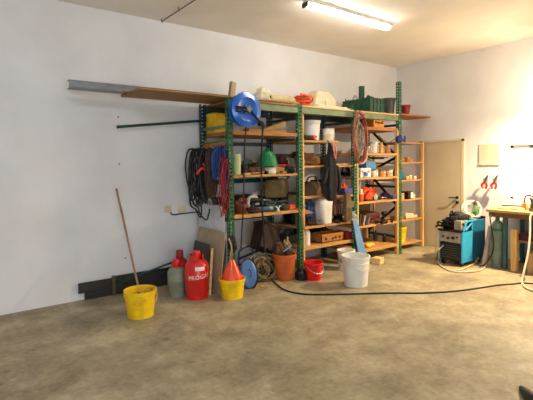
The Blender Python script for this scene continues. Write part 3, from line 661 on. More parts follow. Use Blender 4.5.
one('brown_cloth_heap', B().blob((-3.02, -.58, z+.085), .19, .15, .10, 41, .3), mat('tan_brown_cloth', (150, 104, 62), .9, 0, .25, 10, .4), 'tan brown cloth heap on the shelf beside the second front post', 'cloth', smooth=True)
one('black_cloth_heap', B().blob((-3.08, -.46, z+.16), .14, .09, .06, 42, .3), BLACK, 'black cloth lying on the tan brown cloth heap', 'cloth', smooth=True)
t = toolcase('black_case', 'small black case at the right of the shelf behind the oval hank', -2.62, -2.30, -.50, -.30, z, z+.09, BLKM, GREY)
one('short_plank', B().box(-2.60, -2.30, -.78, -.60, z, z+.02), PALEW, 'short pale plank on the shelf left of the oval hank', 'plank', bev=.002)
z = 1.152
t = thing('leather_bag', 'dark brown handbag shaped tool bag with black handles', 'bag', (-2.96, -.60, z))
obj('bag_body', B().sections([(-2.96, -.6, z, .20, .11), (-2.96, -.6, z+.10, .20, .11), (-2.95, -.6, z+.19, .16, .05), (-2.95, -.6, z+.21, .13, .015)], 26, .04, 4), mat('olive_brown_leather', (86, 66, 44), .6), t, smooth=True)
obj('handle', B().tube([(-3.08, -.62, z+.16), (-3.05, -.64, z+.27), (-2.90, -.64, z+.28), (-2.86, -.62, z+.17)], .012), BLACK, t, smooth=True)
one('long_tool', B().bar((-2.90, -.79, z+.08), (-2.72, -.80, z+.27), .03, .03), BLKM, 'dark bar leaning diagonally across the brown tool bag', 'tool bar', bev=.006)
z = 1.132
t = obox('violet_tray', 'violet blue plastic tray beside the third front post', -2.46, -2.27, -.84, -.56, z, z+.11, PURP, 'tray', th=.008)
r_ = random.Random(2)
for k, (c_, lab) in enumerate([(DRED, 'dark red bundle on the shelf above the violet tray'), (BROWN, 'brown bundle on the shelf left of the violet tray'), (ORANGE, 'orange red tool part in the heap behind the violet tray'), (BROWND, 'dark bundle behind the violet tray')]):
    one('bundle', B().blob((-2.50+.07*k, -.60+.05*(k % 2)-.1*(k == 2), z+.09+.05*(k % 2)), .075, .07, .085, 50+k, .4, 3), c_, lab, 'bundle', smooth=True)
one('metal_clamp', B().tube([(-2.40, -.70, z+.14), (-2.36, -.72, z+.24), (-2.30, -.72, z+.22), (-2.28, -.70, z+.13)], .010), STEEL, 'shiny steel clamp standing up in the violet tray', 'clamp', smooth=True)
t = thing('hanging_pouch', 'brown olive pouch hanging down in front of the third bay post area', 'pouch', (-2.46, -.89, .70))
obj('pouch_body', B().sections([(-2.46, -.90, .72, .06, .03), (-2.46, -.90, .76, .10, .045), (-2.45, -.90, 1.0, .085, .045), (-2.45, -.89, 1.18, .05, .03)], 24, .12, 5), mat('olive_brown_cloth', (104, 82, 50), .9, 0, .25, 14), t, smooth=True)
obj('pouch_flap', B().box(-2.54, -2.37, -.955, -.945, .94, 1.04, rx(6)), KHAKI, t, bev=.01)
z = .702
one('white_sack', B().sections([(-2.76, -.68, z, .12, .11), (-2.76, -.68, z+.1, .15, .12), (-2.77, -.68, z+.25, .155, .12), (-2.75, -.68, z+.36, .17, .10), (-2.75, -.68, z+.40, .13, .07)], 28, .07, 5), WHITE, 'white sack standing under the dark jacket', 'sack', smooth=True)
one('blue_bundle', B().blob((-2.98, -.56, z+.17), .11, .10, .17, 61, .3), mat('denim_blue', (60, 90, 140), .9, 0, .25, 14), 'blue cloth bundle left of the white sack', 'bundle', smooth=True)
one('navy_bundle', B().blob((-2.84, -.46, z+.15), .10, .09, .15, 62, .3), NAVY, 'navy cloth bundle behind the white sack', 'bundle', smooth=True)
one('wood_wedge', B().add([(-3.31, -.79, .98), (-3.08, -.79, .90), (-3.31, -.79, .88), (-3.31, -.60, .98), (-3.08, -.60, .90), (-3.31, -.60, .88)], [(0, 1, 2), (3, 5, 4), (0, 3, 4, 1), (1, 4, 5, 2), (2, 5, 3, 0)]).box(-3.31, -3.25, -.78, -.62, z, .885), ORW, 'orange wooden wedge beside the second front post', 'wood wedge')
t = can('oil_can', 'small dark oil can on the lower middle shelf behind the wedge', -3.20, -.50, z, .06, .18, mat('dark_green_tin', (36, 60, 44), .5), BLACK, neck=True)
obox('dark_parts_box', 'dark open parts box at the front of the lower middle shelf', -2.46, -2.28, -.80, -.50, z, z+.09, BLKM, 'box')
for k in range(4): one('chisel', B().cyl((-2.44+.04*k, -.62, z+.02), (-2.46+.045*k, -.60, z+.26), .010).cyl((-2.46+.045*k, -.60, z+.26), (-2.462+.047*k, -.60, z+.34), .016, .013), [ORW, RED, DGREY, ORW][k],
    ['wooden handled chisel, leftmost in the dark parts box', 'red handled chisel in the dark parts box', 'grey handled chisel in the dark parts box', 'wooden handled chisel at the right end of the dark parts box'][k], 'chisel', 'chisels in the dark parts box', smooth=True)
for k, (x0, x1) in enumerate([(-3.28, -3.08), (-3.03, -2.92), (-2.62, -2.50)]):
    one('flat_tool', B().bar((x0, -.77, z+.012), (x1, -.70-.05*k, z+.012), .03, .02), [BLKM, GREY, BROWND][k], ['flat black tool beside the second front post on the lower shelf', 'flat grey tool in front of the blue cloth bundle', 'flat brown tool right of the white sack'][k], 'tool', bev=.004)
z = .402
can('white_bottle', 'tall white bottle with cap beside the second front post near the floor', -3.17, -.72, z, .055, .29, WHITE, WHITE, cat='bottle', neck=True)
t = obox('orange_wood_box', 'long orange wooden box on the lowest middle shelf', -2.90, -2.40, -.76, -.50, z, z+.13, ORW, 'box', th=.016)
b = B()
for x, zz in ((-2.80, .46), (-2.66, .455), (-2.59, .465), (-2.50, .46)): b.cyl((x, -.765, zz), (x, -.757, zz), .022, n=14)
obj('round_holes', b, BROWND, t)
crate('red_crate', 'small red crate at the right end of the lowest middle shelf', -2.38, -2.27, -.80, -.50, z, z+.12, DRED)
toolcase('black_toolbox', 'black box at the back of the lowest middle shelf', -2.96, -2.52, -.42, -.16, z, z+.20, BLKM, GREY)
one('dark_machine_part', B().box(-3.28, -3.05, -.44, -.2, z, z+.12).cyl((-3.2, -.3, z+.12), (-3.2, -.3, z+.2), .05), DGREY, 'dark machine part behind the white bottle', 'machine part', bev=.004)
# leaning blue board
b = B().add([(-2.33, -.86, .86), (-2.25, -.86, .86), (-2.03, -.97, .0), (-2.24, -.97, .0), (-2.33, -.835, .86), (-2.25, -.835, .86), (-2.03, -.945, .0), (-2.24, -.945, .0)],
            [(0, 1, 2, 3), (7, 6, 5, 4), (0, 4, 5, 1), (1, 5, 6, 2), (2, 6, 7, 3), (3, 7, 4, 0)])
one('blue_board', b, mat('blue_painted_board', (104, 146, 190), .5, 0, .1, 5), 'long blue tapered board leaning against the third front post', 'board', bev=.004)
one('wood_block', B().box(-2.02, -1.86, -1.14, -1.00, 0, .10, rz(15)), PALEW, 'pale wooden block on the floor right of the white buckets', 'wood block', bev=.004)

# ================================================================== BAY 3
z = 2.237
t = toolcase('orange_case', 'orange yellow box on the upper shelf right of the oval hank', -1.68, -1.40, -.78, -.52, z, z+.15, mat('orange_yellow', (224, 150, 50), .5), BROWND)
one('knotted_rope', B().tube([(-1.10, -.90, 2.08), (-1.16, -.93, 2.11), (-1.22, -.92, 2.05), (-1.15, -.94, 2.02), (-1.08, -.94, 2.04), (-1.02, -.92, 2.0), (-1.0, -.91, 2.1)], .016), mat('dark_blue_cord', (30, 50, 130), .7), 'dark blue cord knotted around the tall post', 'cord', smooth=True)
one('blue_bundle', B().blob((-1.15, -.90, 2.04), .075, .04, .06, 70, .4), mat('dark_blue_cord', (30, 50, 130)), 'dark blue bundle tied to the left of the tall green post', 'bundle', smooth=True)
one('thin_cable', B().tube([(-1.20, -.88, 2.07), (-1.38, -.86, 1.98), (-1.52, -.86, 2.02), (-1.66, -.86, 2.1)], .006), BLACK, 'thin black cable stretching left from the dark blue bundle', 'cable', smooth=True)
z = 1.802
t = can('white_jug', 'white rounded jug on the upper shelf of the right bay', -1.52, -.64, z, .085, .20, WHITE, WHITE, cat='jug')
obj('jug_handle', B().tube([(-1.60, -.66, z+.05), (-1.645, -.68, z+.08), (-1.64, -.68, z+.14), (-1.60, -.66, z+.16)], .009), WHITE, t, smooth=True)
jl = ['small glass jar at the left end of the upper right shelf', 'glass jar with dark lid left of the white jug', 'glass jar in front of the white jug', 'glass jar between white jug and wooden strip']
for k, x in enumerate((-1.93, -1.84, -1.74, -1.66)): can('glass_jar', jl[k], x, -.74+.02*k, z, .036, .11+.01*(k % 2), JARG, [GREY, BLACK, WHITE, ORW][k], cat='jar', group='jars on the upper right shelf')
can('tan_tin', 'tan tin right of the wooden strip on the upper right shelf', -1.38, -.70, z, .055, .12, TAN, BRW, cat='tin')
can('tan_tin', 'wide brown tin near the tall post on the upper right shelf', -1.22, -.68, z, .075, .13, BRW, TAN, cat='tin')
one('dark_mat', B().box(-1.60, -1.14, -.66, -.4, 1.722, 1.738).box(-1.50, -1.2, -.62, -.45, 1.70, 1.722), BROWND, 'dark parts tray fixed under the upper right shelf', 'tray', bev=.004)
z = 1.397
t = toolcase('white_machine', 'white small machine with blue knob at the left of the second shelf', -2.06, -1.80, -.82, -.60, z, z+.155, WHITE, GREY)
obj('knob', B().cyl((-1.95, -.83, z+.05), (-1.95, -.86, z+.05), .034, n=18), BLUE, t, smooth=True)
obox('blue_box', 'bright light blue box standing at the back of the second right shelf', -1.76, -1.50, -.68, -.42, z, z+.26, BLUEP, 'box', th=.008)
one('pale_rag', B().blob((-1.64, -.55, z+.29), .13, .11, .05, 75, .35), mat('pale_grey_green_rag', (150, 164, 140), .9), 'pale grey green rag heaped in the light blue box', 'rag', smooth=True)
jl = ['beige jar in front of the light blue box', 'tall beige can right of the light blue box', 'orange brown jar on the second right shelf', 'beige tin in the middle of the second right shelf', 'low beige tin nearer the tall post', 'beige tin with white lid next to the tall post']
for k, x in enumerate((-1.70, -1.60, -1.50, -1.40, -1.30, -1.20)): can('paint_jar', jl[k], x, -.78+.03*(k % 2), z, .042, [.10, .13, .12, .10, .085, .11][k], [BEIGE, BEIGE, ORW, BEIGE, TAN, BEIGE][k], [WHITE, ORW, BROWND, TAN, BEIGE, WHITE][k], cat='jar', group='jars on the second right shelf', band=[None, WHITE, None, PINKT, None, TAN][k])
one('grey_cloth', B().blob((-1.30, -.50, z+.08), .16, .12, .08, 76, .3), mat('grey_brown_cloth', (128, 122, 112), .9), 'grey cloth heap behind the row of jars', 'cloth', smooth=True)
z = .992
can('orange_jar', 'small orange jar with pale lid at the left of the third right shelf', -2.00, -.76, z, .05, .14, TERRA, IVORY, cat='jar')
can('white_jar', 'little white jar on top of the orange jar', -2.0, -.76, z+.141, .036, .07, IVORY, WHITE, cat='jar')
t = thing('red_machine', 'bright red orange power tool with dark handle on the third right shelf', 'power tool', (-1.74, -.68, z))
obj('housing', B().blob((-1.76, -.68, z+.12), .14, .09, .11, 80, .12, 2, sq=.8).box(-1.70, -1.60, -.74, -.62, z+.02, z+.14), ORANGE, t, smooth=True)
obj('handle', B().tube([(-1.88, -.74, z+.06), (-1.86, -.80, z+.14), (-1.74, -.80, z+.2), (-1.64, -.78, z+.14)], .016), RED, t, smooth=True)
obj('blade', B().cyl((-1.62, -.775, z+.06), (-1.62, -.765, z+.06), .055, n=22), STEEL, t)
obj('base_plate', B().box(-1.88, -1.56, -.77, -.60, z, z+.02), BLKM, t, bev=.003)
drill('violet blue drill on the third right shelf near the tall post', -1.26, -.68, z, PURP, NAVY, .95, 15, True)
drill('dark drill lying in the middle of the third right shelf', -1.46, -.60, z, BLKM, NAVY, .9, -30, True)
one('purple_rag', B().blob((-1.15, -.60, z+.05), .06, .09, .055, 81, .35), mat('dark_purple_cloth', (74, 40, 74), .9), 'dark purple rag by the tall post on the third right shelf', 'rag', smooth=True)
z = .592
one('picture_board', B().box(-1.66, -1.22, -.30, -.285, z, z+.32, rx(-6)), mat('olive_board', (150, 128, 70), .6), 'olive yellow board standing at the back of the fourth right shelf', 'board', bev=.003)
toolcase('red_brown_case', 'dark red brown case on the fourth right shelf', -1.78, -1.42, -.70, -.42, z, z+.17, mat('dark_red_brown', (92, 36, 26), .5), BLKM)
drill('black drill in front of the dark red brown case', -1.58, -.78, z, BLKM, BLACK, .85, 0, True)
drill('dark brown drill near the tall post on the fourth right shelf', -1.24, -.66, z, BROWND, BLKM, .9, 10)
for k in range(5):
    M_ = ry(10+3*k)
    one('leaning_book', B().box(-2.06+.052*k, -2.03+.052*k, -.80, -.62, z+.002, z+.20-.015*k, M_), [DGREY, BROWND, TAN, NAVY, GREY][k],
        ['dark grey thin case leaning at the left end of the fourth right shelf', 'dark brown thin case, second from the left on the fourth right shelf', 'tan thin case in the leaning row on the fourth right shelf', 'navy thin case in the leaning row on the fourth right shelf', 'grey thin case at the right of the leaning row'][k], 'case', 'thin cases leaning on the fourth right shelf', bev=.003)
one('rag', B().blob((-1.36, -.50, z+.06), .08, .08, .06, 85, .35), BROWN, 'brown rag beside the dark red brown case', 'rag', smooth=True)
z = .197
b = B(); r_ = random.Random(6)
for s_ in (0, .11):
    b.blob((-1.78+s_, -.74+s_*.3, z+.03), .07, .055, .03, 90+int(s_*10), .2)
    for k in range(4): b.tube([(-1.78+s_+.02*k-.03, -.74+.03, z+.035), (-1.79+s_+.03*k-.04, -.66+.02*k, z+.05), (-1.80+s_+.04*k-.05, -.62+.02*k, z+.035)], .012, n=6, smooth=3)
one('yellow_gloves', b, mat('yellow_leather', (240, 196, 70), .7), 'pair of yellow work gloves on the lowest right shelf', 'gloves', smooth=True)
one('orange_sheet', B().box(-1.95, -1.35, -.60, -.25, z, z+.02, rz(4)), ORW, 'orange thin wooden sheet lying on the lowest right shelf', 'sheet', bev=.002)
can('dark_bottle', 'small dark bottle at the right end of the lowest right shelf', -1.18, -.60, z, .032, .16, BLKM, BLACK, cat='bottle', neck=True)
can('dark_bottle', 'taller dark bottle behind the small one on the lowest right shelf', -1.25, -.46, z, .04, .2, DGREY, BLACK, cat='bottle', neck=True)

# ---- more clutter, every piece its own
def sander(label, x, y, z, m, s=1, rot=0):
    t = thing('sander', label, 'sander', (x, y, z)); M = rz(rot); c = (x, y, z)
    a = B().box(x-.10*s, x+.10*s, y-.045*s, y+.045*s, z+.0, z+.018*s); h = B().tube([(x-.09*s, y, z+.07*s), (x-.05*s, y, z+.12*s), (x+.04*s, y, z+.12*s), (x+.09*s, y, z+.06*s)], .022*s, n=10)
    d_ = B().box(x-.085*s, x+.085*s, y-.04*s, y+.04*s, z+.018*s, z+.075*s)
    for b in (a, h, d_): b.xf(M, c)
    obj('sole_plate', a, GREY, t); obj('housing', d_, m, t, bev=.012*s); obj('handle', h, BLACK, t, smooth=True); return t
sander('dark green sander beside the brown rag on the left bay upper shelf', -3.72, -.52, 1.502, mat('bottle_green_plastic', (22, 74, 64)), 1.0, 20)
sander('dark red sander at the back of the left bay middle shelf', -4.26, -.36, .977, DRED, 1.2, -15)
sander('black sander behind the orange block on the left bay middle shelf', -3.66, -.44, .977, BLKM, 1.2, 35)
sander('blue sander on the shelf below the dark jacket', -2.50, -.46, .702, NAVY, 1.2, 10)
sander('brown sander at the back of the third right shelf', -1.50, -.36, .992, BROWND, 1.2, -20)
sander('dark sander on the second right shelf behind the light blue box', -1.92, -.36, 1.397, BLKM, 1.3, 15)
def hammer(label, x, y, z, rot=0, s=1, tilt=0):
    t = thing('hammer', label, 'hammer', (x, y, z)); M = rz(rot)@ry(tilt); c = (x, y, z)
    a = B().cyl((x-.13*s, y, z+.02), (x+.12*s, y, z+.02), .013*s, .016*s); h = B().box(x+.10*s, x+.14*s, y-.055*s, y+.05*s, z+.0, z+.042)
    a.xf(M, c); h.xf(M, c); obj('shaft', a, ORW, t, smooth=True); obj('head', h, BLKM, t, bev=.004); return t
hammer('hammer lying at the front edge of the left bay upper shelf', -4.10, -.80, 1.502, 8)
hammer('hammer lying at the front of the shelf beside the brown tool bag', -2.78, -.80, 1.152, -6)
hammer('hammer on the fourth right shelf before the tall post', -1.40, -.82, .592, 5)
hammer('hammer lying on the lowest middle shelf behind the orange box', -2.60, -.46, .612 if False else .402, 12, .9)
def rag(label, x, y, z, rx_, ry_, rz__, m, sd): return one('rag', B().blob((x, y, z+rz__*.8), rx_, ry_, rz__, sd, .38, 3), m, label, 'rag', smooth=True)
OLIVE = mat('olive_cloth', (74, 70, 44), .9, 0, .25, 14); GREYC = mat('grey_brown_cloth', (128, 122, 112))
rag('black rag at the right end of the left bay upper shelf', -3.50, -.72, 1.502, .07, .07, .06, BLACK, 201)
rag('olive rag behind the green hood', -3.96, -.36, 1.502, .12, .1, .1, OLIVE, 202)
rag('dark rag between leather lump and white coil', -4.16, -.76, .977, .09, .06, .05, BROWND, 203)
rag('black rag behind the green grinder on the middle shelf', -3.78, -.34, .977, .14, .1, .1, BLACK, 204)
rag('olive rag at the front right of the left bay middle shelf', -3.64, -.80, .977, .06, .04, .04, OLIVE, 205)
rag('black rag on the shelf right of the brown tool bag', -2.70, -.52, 1.152, .10, .10, .09, BLACK, 206)
rag('dark rag beside the white sack on the lower middle shelf', -3.08, -.72, .702, .10, .08, .06, BROWND, 207)
rag('grey rag on the lower middle shelf before the blue bundle', -2.97, -.80, .702, .06, .04, .04, GREYC, 208)
rag('olive rag behind the brown cloth heap', -2.66, -.46, 1.612, .12, .1, .07, OLIVE, 209)
rag('grey brown rag on the upper shelf behind the tan tins', -1.36, -.42, 1.802, .13, .1, .07, GREYC, 210)
rag('black rag in the middle of the third right shelf', -1.62, -.44, .992, .10, .09, .07, BLACK, 211)
rag('brown rag on the lowest middle shelf right of the wooden box', -2.44, -.40, .402, .09, .09, .08, BROWN, 212)
rag('black rag under the dangling strap on the lower middle shelf', -2.62, -.82, .702, .05, .04, .03, BLACK, 213)
toolcase('dark_case', 'dark case standing at the back of the third left shelf behind the drills', -4.10, -3.86, -.30, -.16, .977, 1.19, mat('dark_olive_case', (50, 48, 36), .5), BLKM)
toolcase('dark_case', 'black flat case at the back of the lower middle shelf', -3.20, -2.92, -.40, -.2, .702, .90, BLKM, GREY)
toolcase('dark_case', 'navy case at the back of the middle bay under the violet tray shelf', -2.52, -2.30, -.36, -.16, .702, .96, NAVY, GREY)
toolcase('dark_case', 'dark brown case at the back of the shelf behind the bundles', -2.58, -2.30, -.34, -.16, 1.132, 1.36, BROWND, GREY)
can('dark_tin', 'dark green tin behind the orange power tool', -1.84, -.44, .992, .07, .17, mat('dark_green_tin', (36, 60, 44)), GREY, cat='tin')
can('dark_tin', 'rusty tin on the fourth right shelf right of the dark red case', -1.32, -.40, .592, .06, .16, mat('rust_tin', (120, 70, 44), .6, .2), None, cat='tin')
for k, (x, c_, lab) in enumerate([(-3.22, ORW, 'orange topped tin at the left of the brown cloth shelf'), (-3.30, GREY, 'grey tin next to the second front post above the tool bag')]):
    can('small_tin', lab, x, -.70, 1.612, .04, .10, c_, BLKM, cat='tin')
one('wood_scrap', B().bar((-4.35, -.82, 1.515), (-4.22, -.78, 1.515), .04, .02), PALEW, 'pale wood scrap at the far left of the left bay upper shelf', 'wood scrap', bev=.002)
one('long_pipe', B().cyl((-4.10, -.40, 2.10), (-3.45, -.30, 2.10), .015), STEEL, 'thin steel pipe lying behind the timbers on the upper left shelf', 'pipe', smooth=True)
for k, (px, py, lab) in enumerate([(352, 215, 'uppermost brush hanging over the blue board'), (349, 219, 'lower brush hanging over the blue board')]):
    q = at(px, py, 1, -.89); t = thing('hand_brush', lab, 'brush', (q.x, q.y, q.z-.05))
    obj('brush_handle', B().cyl((q.x-.14, q.y-.0, q.z+.05), (q.x, q.y-.02, q.z), .010), PALEW, t, smooth=True); obj('bristles', B().bar((q.x, q.y-.02, q.z+.01), (q.x+.10, q.y-.03, q.z-.03), .035, .03), mat('bristle', (186, 164, 110), .9), t, bev=.004)

# ================================================================== CORNER SHELF ITEMS
z = 1.642
one('wood_lump', B().box(-.82, -.62, -.66, -.56, z+.02, z+.06).box(-.78, -.68, -.65, -.57, z+.06, z+.10), BRW, 'brown wooden lump on the second corner shelf', 'wood lump', bev=.008)
can('small_tin', 'orange brown tin on the second corner shelf', -.52, -.62, z, .045, .09, ORW, TAN, cat='tin')
can('small_tin', 'short tan tin at the right of the second corner shelf', -.40, -.60, z, .04, .06, TAN, BRW, cat='tin')
one('round_tub', B().cyl((-.64, -.50, z), (-.64, -.50, z+.13), .06), PINKT, 'reddish round tub behind the tins on the second corner shelf', 'tub', smooth=True)
z = 1.312
t = thing('drawstring_bag', 'blue bag with drawn neck on the third corner shelf', 'bag', (-.74, -.58, z))
obj('bag_body', B().sections([(-.74, -.58, z, .10, .09), (-.74, -.58, z+.06, .13, .11), (-.75, -.58, z+.15, .10, .09), (-.79, -.58, z+.22, .035, .03), (-.80, -.58, z+.25, .05, .04)], 22, .06, 5), mat('petrol_blue', (24, 110, 156), .5), t, smooth=True)
jl = ['small yellowish jar beside the blue bag', 'small pale jar in the middle of the third corner shelf', 'tiny pale jar at the right of the third corner shelf']
for k, x in enumerate((-.56, -.46, -.32)): can('small_jar', jl[k], x, -.64, z, .035, [.06, .08, .06][k], [YEL, BEIGE, IVORY][k], WHITE, cat='jar', group='jars on the third corner shelf')
z = .947
t = obox('white_cube', 'white cube shaped box with dark side on the fourth corner shelf', -.62, -.46, -.70, -.56, z, z+.13, mat('dark_maroon_box', (60, 30, 34), .5), 'box', False)
obj('white_face', B().box(-.53, -.455, -.706, -.70, z+.01, z+.125), WHITE, t)
one('tan_carton', B().box(-.84, -.72, -.70, -.58, z, z+.12, rz(6)), TAN, 'tan carton at the left of the fourth corner shelf', 'carton', bev=.003)
one('pale_cup', B().lathe([(.03, 0), (.04, .08), (.036, .08), (.027, .006)], (-.36, -.64, z), 18), IVORY, 'pale cup at the right of the fourth corner shelf', 'cup', smooth=True)
z = .567
obox('white_tray', 'pale open tray with papers on the fifth corner shelf', -.66, -.28, -.68, -.42, z, z+.06, BEIGE, 'tray')
one('paper_bundle', B().box(-.62, -.34, -.64, -.46, z+.014, z+.10, ry(6)@rz(4)), IVORY, 'white paper bundle lying in the pale tray', 'papers', bev=.003)
one('tan_wedge', B().box(-.88, -.72, -.68, -.50, z, z+.07, rz(-10)), BRW, 'brown block at the left of the fifth corner shelf', 'block', bev=.004)
z = .127
bucket('small_yellow_bucket', 'yellow bucket on the lowest corner shelf', -.70, -.58, z, .125, .095, .30, YEL, None)
# ================================================================== FLOOR, LEFT HALF
# base boards leaning on the wall
one('dark_board', B().box(-6.27, -5.86, -.045, -.012, .09, .215).box(-6.20, -5.86, -.042, -.014, .0, .10), DARKW, 'dark weathered board leaning at the foot of the white wall, farthest left', 'board', bev=.004)
one('dark_board', B().box(-5.83, -5.02, -.05, -.014, .0, .235), DARKW, 'long dark weathered board at the foot of the wall behind the gas bottles', 'board', bev=.004)
one('short_strip', B().box(-5.875, -5.835, -.075, -.046, 0, .25), mat('olive_wood', (96, 86, 56), .8), 'short upright wooden strip between the two dark boards', 'strip', bev=.003)
one('green_bar', B().bar((-5.80, -.085, .15), (-4.95, -.16, .36), .022, .022), DGREEN, 'dark green bar lying slanted above the dark boards behind the gas bottles', 'bar', bev=.003)
# sockets
for k, (px, lab) in enumerate([(167.5, 'left of the two wall sockets on the white wall'), (181.5, 'right of the two wall sockets on the white wall')]):
    p = at(px, 209, 1, 0); t = thing('wall_socket', lab, 'socket', (p.x, -.01, p.z-.05))
    pt = obj('plate', B().box(p.x-.055, p.x+.055, -.02, -.001, p.z-.045, p.z+.045), IVORY, t, bev=.005)
    obj('socket_insert', B().lathe([(.032, 0), (.032, .004), (.028, .004), (.026, -.008), (.001, -.008)], (p.x, -.018, p.z), 20, rx(90)), mat('socket_grey', (196, 188, 168) if k else (206, 170, 160), .5), pt, smooth=True)
one('wall_cable', B().tube([(-5.045, -.012, 1.0), (-5.03, -.012, .962), (-4.98, -.012, .955), (-4.70, -.012, .962), (-4.30, -.012, .955)], .009), DGREY, 'thin dark cable running level along the wall below the sockets', 'cable', smooth=True)
# yellow bucket with broomstick
bucket('yellow_bucket', 'yellow bucket with a long stick in it, standing alone at far left', -5.84, -.98, 0, .168, .138, .29, YEL, 'front', hm=YEL)
t = thing('broom_stick', 'long thin brown stick leaning from the lone yellow bucket to the wall', 'stick', (-5.80, -.90, .02))
obj('stick', B().cyl((-5.775, -.88, .02), (-5.775, -.03, 1.325), .0125), mat('brown_stick_wood', (156, 116, 88), .6), t, smooth=True)
obj('stick_tip', B().cyl((-5.775, -.03, 1.325), (-5.775, -.014, 1.35), .011), DRED, t, smooth=True)
one('yellow_rag', B().blob((-5.78, -.94, .22), .09, .07, .05, 95, .35), mat('yellow_brown_rag', (190, 150, 40), .9), 'yellow brown rag inside the lone yellow bucket', 'rag', smooth=True)
# gas bottles
def gas(label, x, y, r, h, m, capm, collar=False, capr=.045, name='gas_bottle'):
    t = thing(name, label, 'gas bottle', (x, y, 0))
    prof = [(r*.80, .045), (r*.93, .055), (r, .09), (r, h*.52), (r*1.008, h*.525), (r*1.008, h*.545), (r, h*.55), (r, h*.80), (r*.95, h*.87), (r*.78, h*.95), (r*.45, h), (.02, h+.005)]
    obj('tank', B().lathe(prof, (x, y, 0), 40), m, t, smooth=True)
    obj('foot_ring', B().lathe([(r*.86, 0), (r*.9, .0), (r*.9, .06), (r*.86, .06)], (x, y, 0), 36, open_=True), m, t, smooth=True)
    if collar:
        rings = []; b = B(); rc = r*.62
        for k in range(29):
            a = -PI*.5+.45+k*(2*PI-.9)/28
            rings.append([Vector((x+rr*math.cos(a), y+rr*math.sin(a), z)) for rr, z in ((rc, h*.95), (rc*.93, h*1.12), (rc*.89, h*1.12), (rc*.96, h*.95))])
        b.sweep(rings); obj('collar', b, m, t, smooth=True)
    obj('valve_cap', B().lathe([(capr*.9, h-.005), (capr, h+.01), (capr, h+.085), (capr*.85, h+.10), (.001, h+.10)], (x, y, 0), 20), capm, t, smooth=True)
    return t
def lettering(t, txt, x, y, r, z, size, a0, m, name='lettering', rise=0):
    cu = bpy.data.curves.new(name, 'FONT'); cu.body = txt; cu.size = size; cu.align_x = 'CENTER'; cu.offset = .0002; cu.resolution_u = 2
    to = bpy.data.objects.new('tmp', cu); COL.objects.link(to); bpy.context.view_layer.update()
    me = bpy.data.meshes.new_from_object(to.evaluated_get(bpy.context.evaluated_depsgraph_get())); bpy.data.objects.remove(to)
    vs = [Vector((x+r*math.cos(a0+v.co.x/r), y+r*math.sin(a0+v.co.x/r), z+v.co.y+rise*v.co.x)) for v in me.vertices]
    b = B(); b.v = vs; b.f = [tuple(p.vertices) for p in me.polygons]
    return obj(name, b, m, t)
gx, gy, gr, gh = -5.06, -.80, .148, .48
t = gas('large red gas bottle with white lettering, in front of the other bottles', gx, gy, gr, gh, REDP, RED, True, .05)
LETW = mat('white_lettering', (240, 232, 226), .6)
a0 = math.atan2(CAM.y-gy, CAM.x-gx)+.22
lettering(t, 'PROGAS', gx, gy, gr+.005, .262, .074, a0, LETW, rise=.12)
pb = B(); rings = []
for k in range(9):
    a = a0+.05+(k-4)*.1; rings.append([Vector((gx+rr*math.cos(a), gy+rr*math.sin(a), z)) for rr, z in ((gr*1.012, .362), (gr*1.012, .386), (gr*.985, .408))])
for k in range(8): pb.add(rings[k]+rings[k+1], [(0, 1, 4, 3), (1, 2, 5, 4)])
obj('white_sticker', pb, LETW, t)
gas('smaller dark red gas bottle half hidden behind the large one', -5.12, -.44, .105, .44, mat('dull_red_paint', (176, 30, 28), .4), DRED, False, .048)
gas('grey green gas bottle with red cap left of the red bottles', -5.22, -.56, .115, .36, GREYG, RED, False, .048)
# sheets leaning at the rack end
def leaning(name, label, cat, y0, y1, h, xb, xt, m, th=.018, skew=0):
    b = B().add([(xb, y0, 0), (xb, y1, 0), (xt, y1+skew, h), (xt, y0+skew, h-.0), (xb+th, y0, 0), (xb+th, y1, 0), (xt+th, y1+skew, h), (xt+th, y0+skew, h)],
                [(0, 1, 2, 3), (7, 6, 5, 4), (0, 4, 5, 1), (1, 5, 6, 2), (2, 6, 7, 3), (3, 7, 4, 0)])
    return one(name, b, m, label, cat, bev=.002)
leaning('white_sheet', 'tall white panel standing against the left end of the rack behind the tan board', 'panel', -.80, -.10, 1.10, -4.66, -4.655, mat('white_panel', (214, 214, 216), .6), .014)
leaning('tan_board', 'big tan chipboard sheet leaning on the white panel at the rack end', 'board', -.88, -.16, .77, -4.80, -4.69, TANB, .018)
leaning('dark_board', 'dark grey board leaning in front of the tan sheet behind the gas bottles', 'board', -.64, -.24, .60, -4.93, -4.80, mat('charcoal_board', (58, 58, 56), .6), .016, .0)
one('thin_lath', B().bar((-4.90, -.83, 0), (-4.78, -.70, .56), .03, .02), PALEW, 'thin pale slat leaning against the dark grey board', 'slat', bev=.002)
# second yellow bucket with orange cone
bx_, by_ = -4.71, -1.06
bucket('yellow_bucket', 'yellow bucket in front of the left post with an orange cone in it', bx_, by_, 0, .158, .132, .24, YEL, None)
t = thing('orange_funnel', 'glossy orange red funnel upside down in the yellow bucket at the left post', 'funnel', (bx_, by_, .20))
ORG_ = mat('glossy_orange_red', (240, 78, 24), .25, 0, .1, 8, coat=.4)
obj('cone', B().lathe([(.13, .19), (.14, .20), (.14, .215), (.122, .27), (.095, .33), (.066, .39), (.044, .44), (.03, .465), (.001, .47)], (bx_, by_, 0), 32), ORG_, t, smooth=True)
obj('rim', B().lathe([(.138, .20), (.15, .205), (.15, .215), (.136, .218)], (bx_, by_, 0), 32, open_=True), DRED, t, smooth=True)
obj('hanging_chain', B().tube([(bx_, by_, .50), (bx_+.01, by_+.02, .62), (bx_, by_+.06, .72)], .012).tube([(bx_-.04, by_-.02, .40), (bx_-.02, by_, .52), (bx_+.03, by_+.04, .64)], .008), WIRE, t, smooth=True)
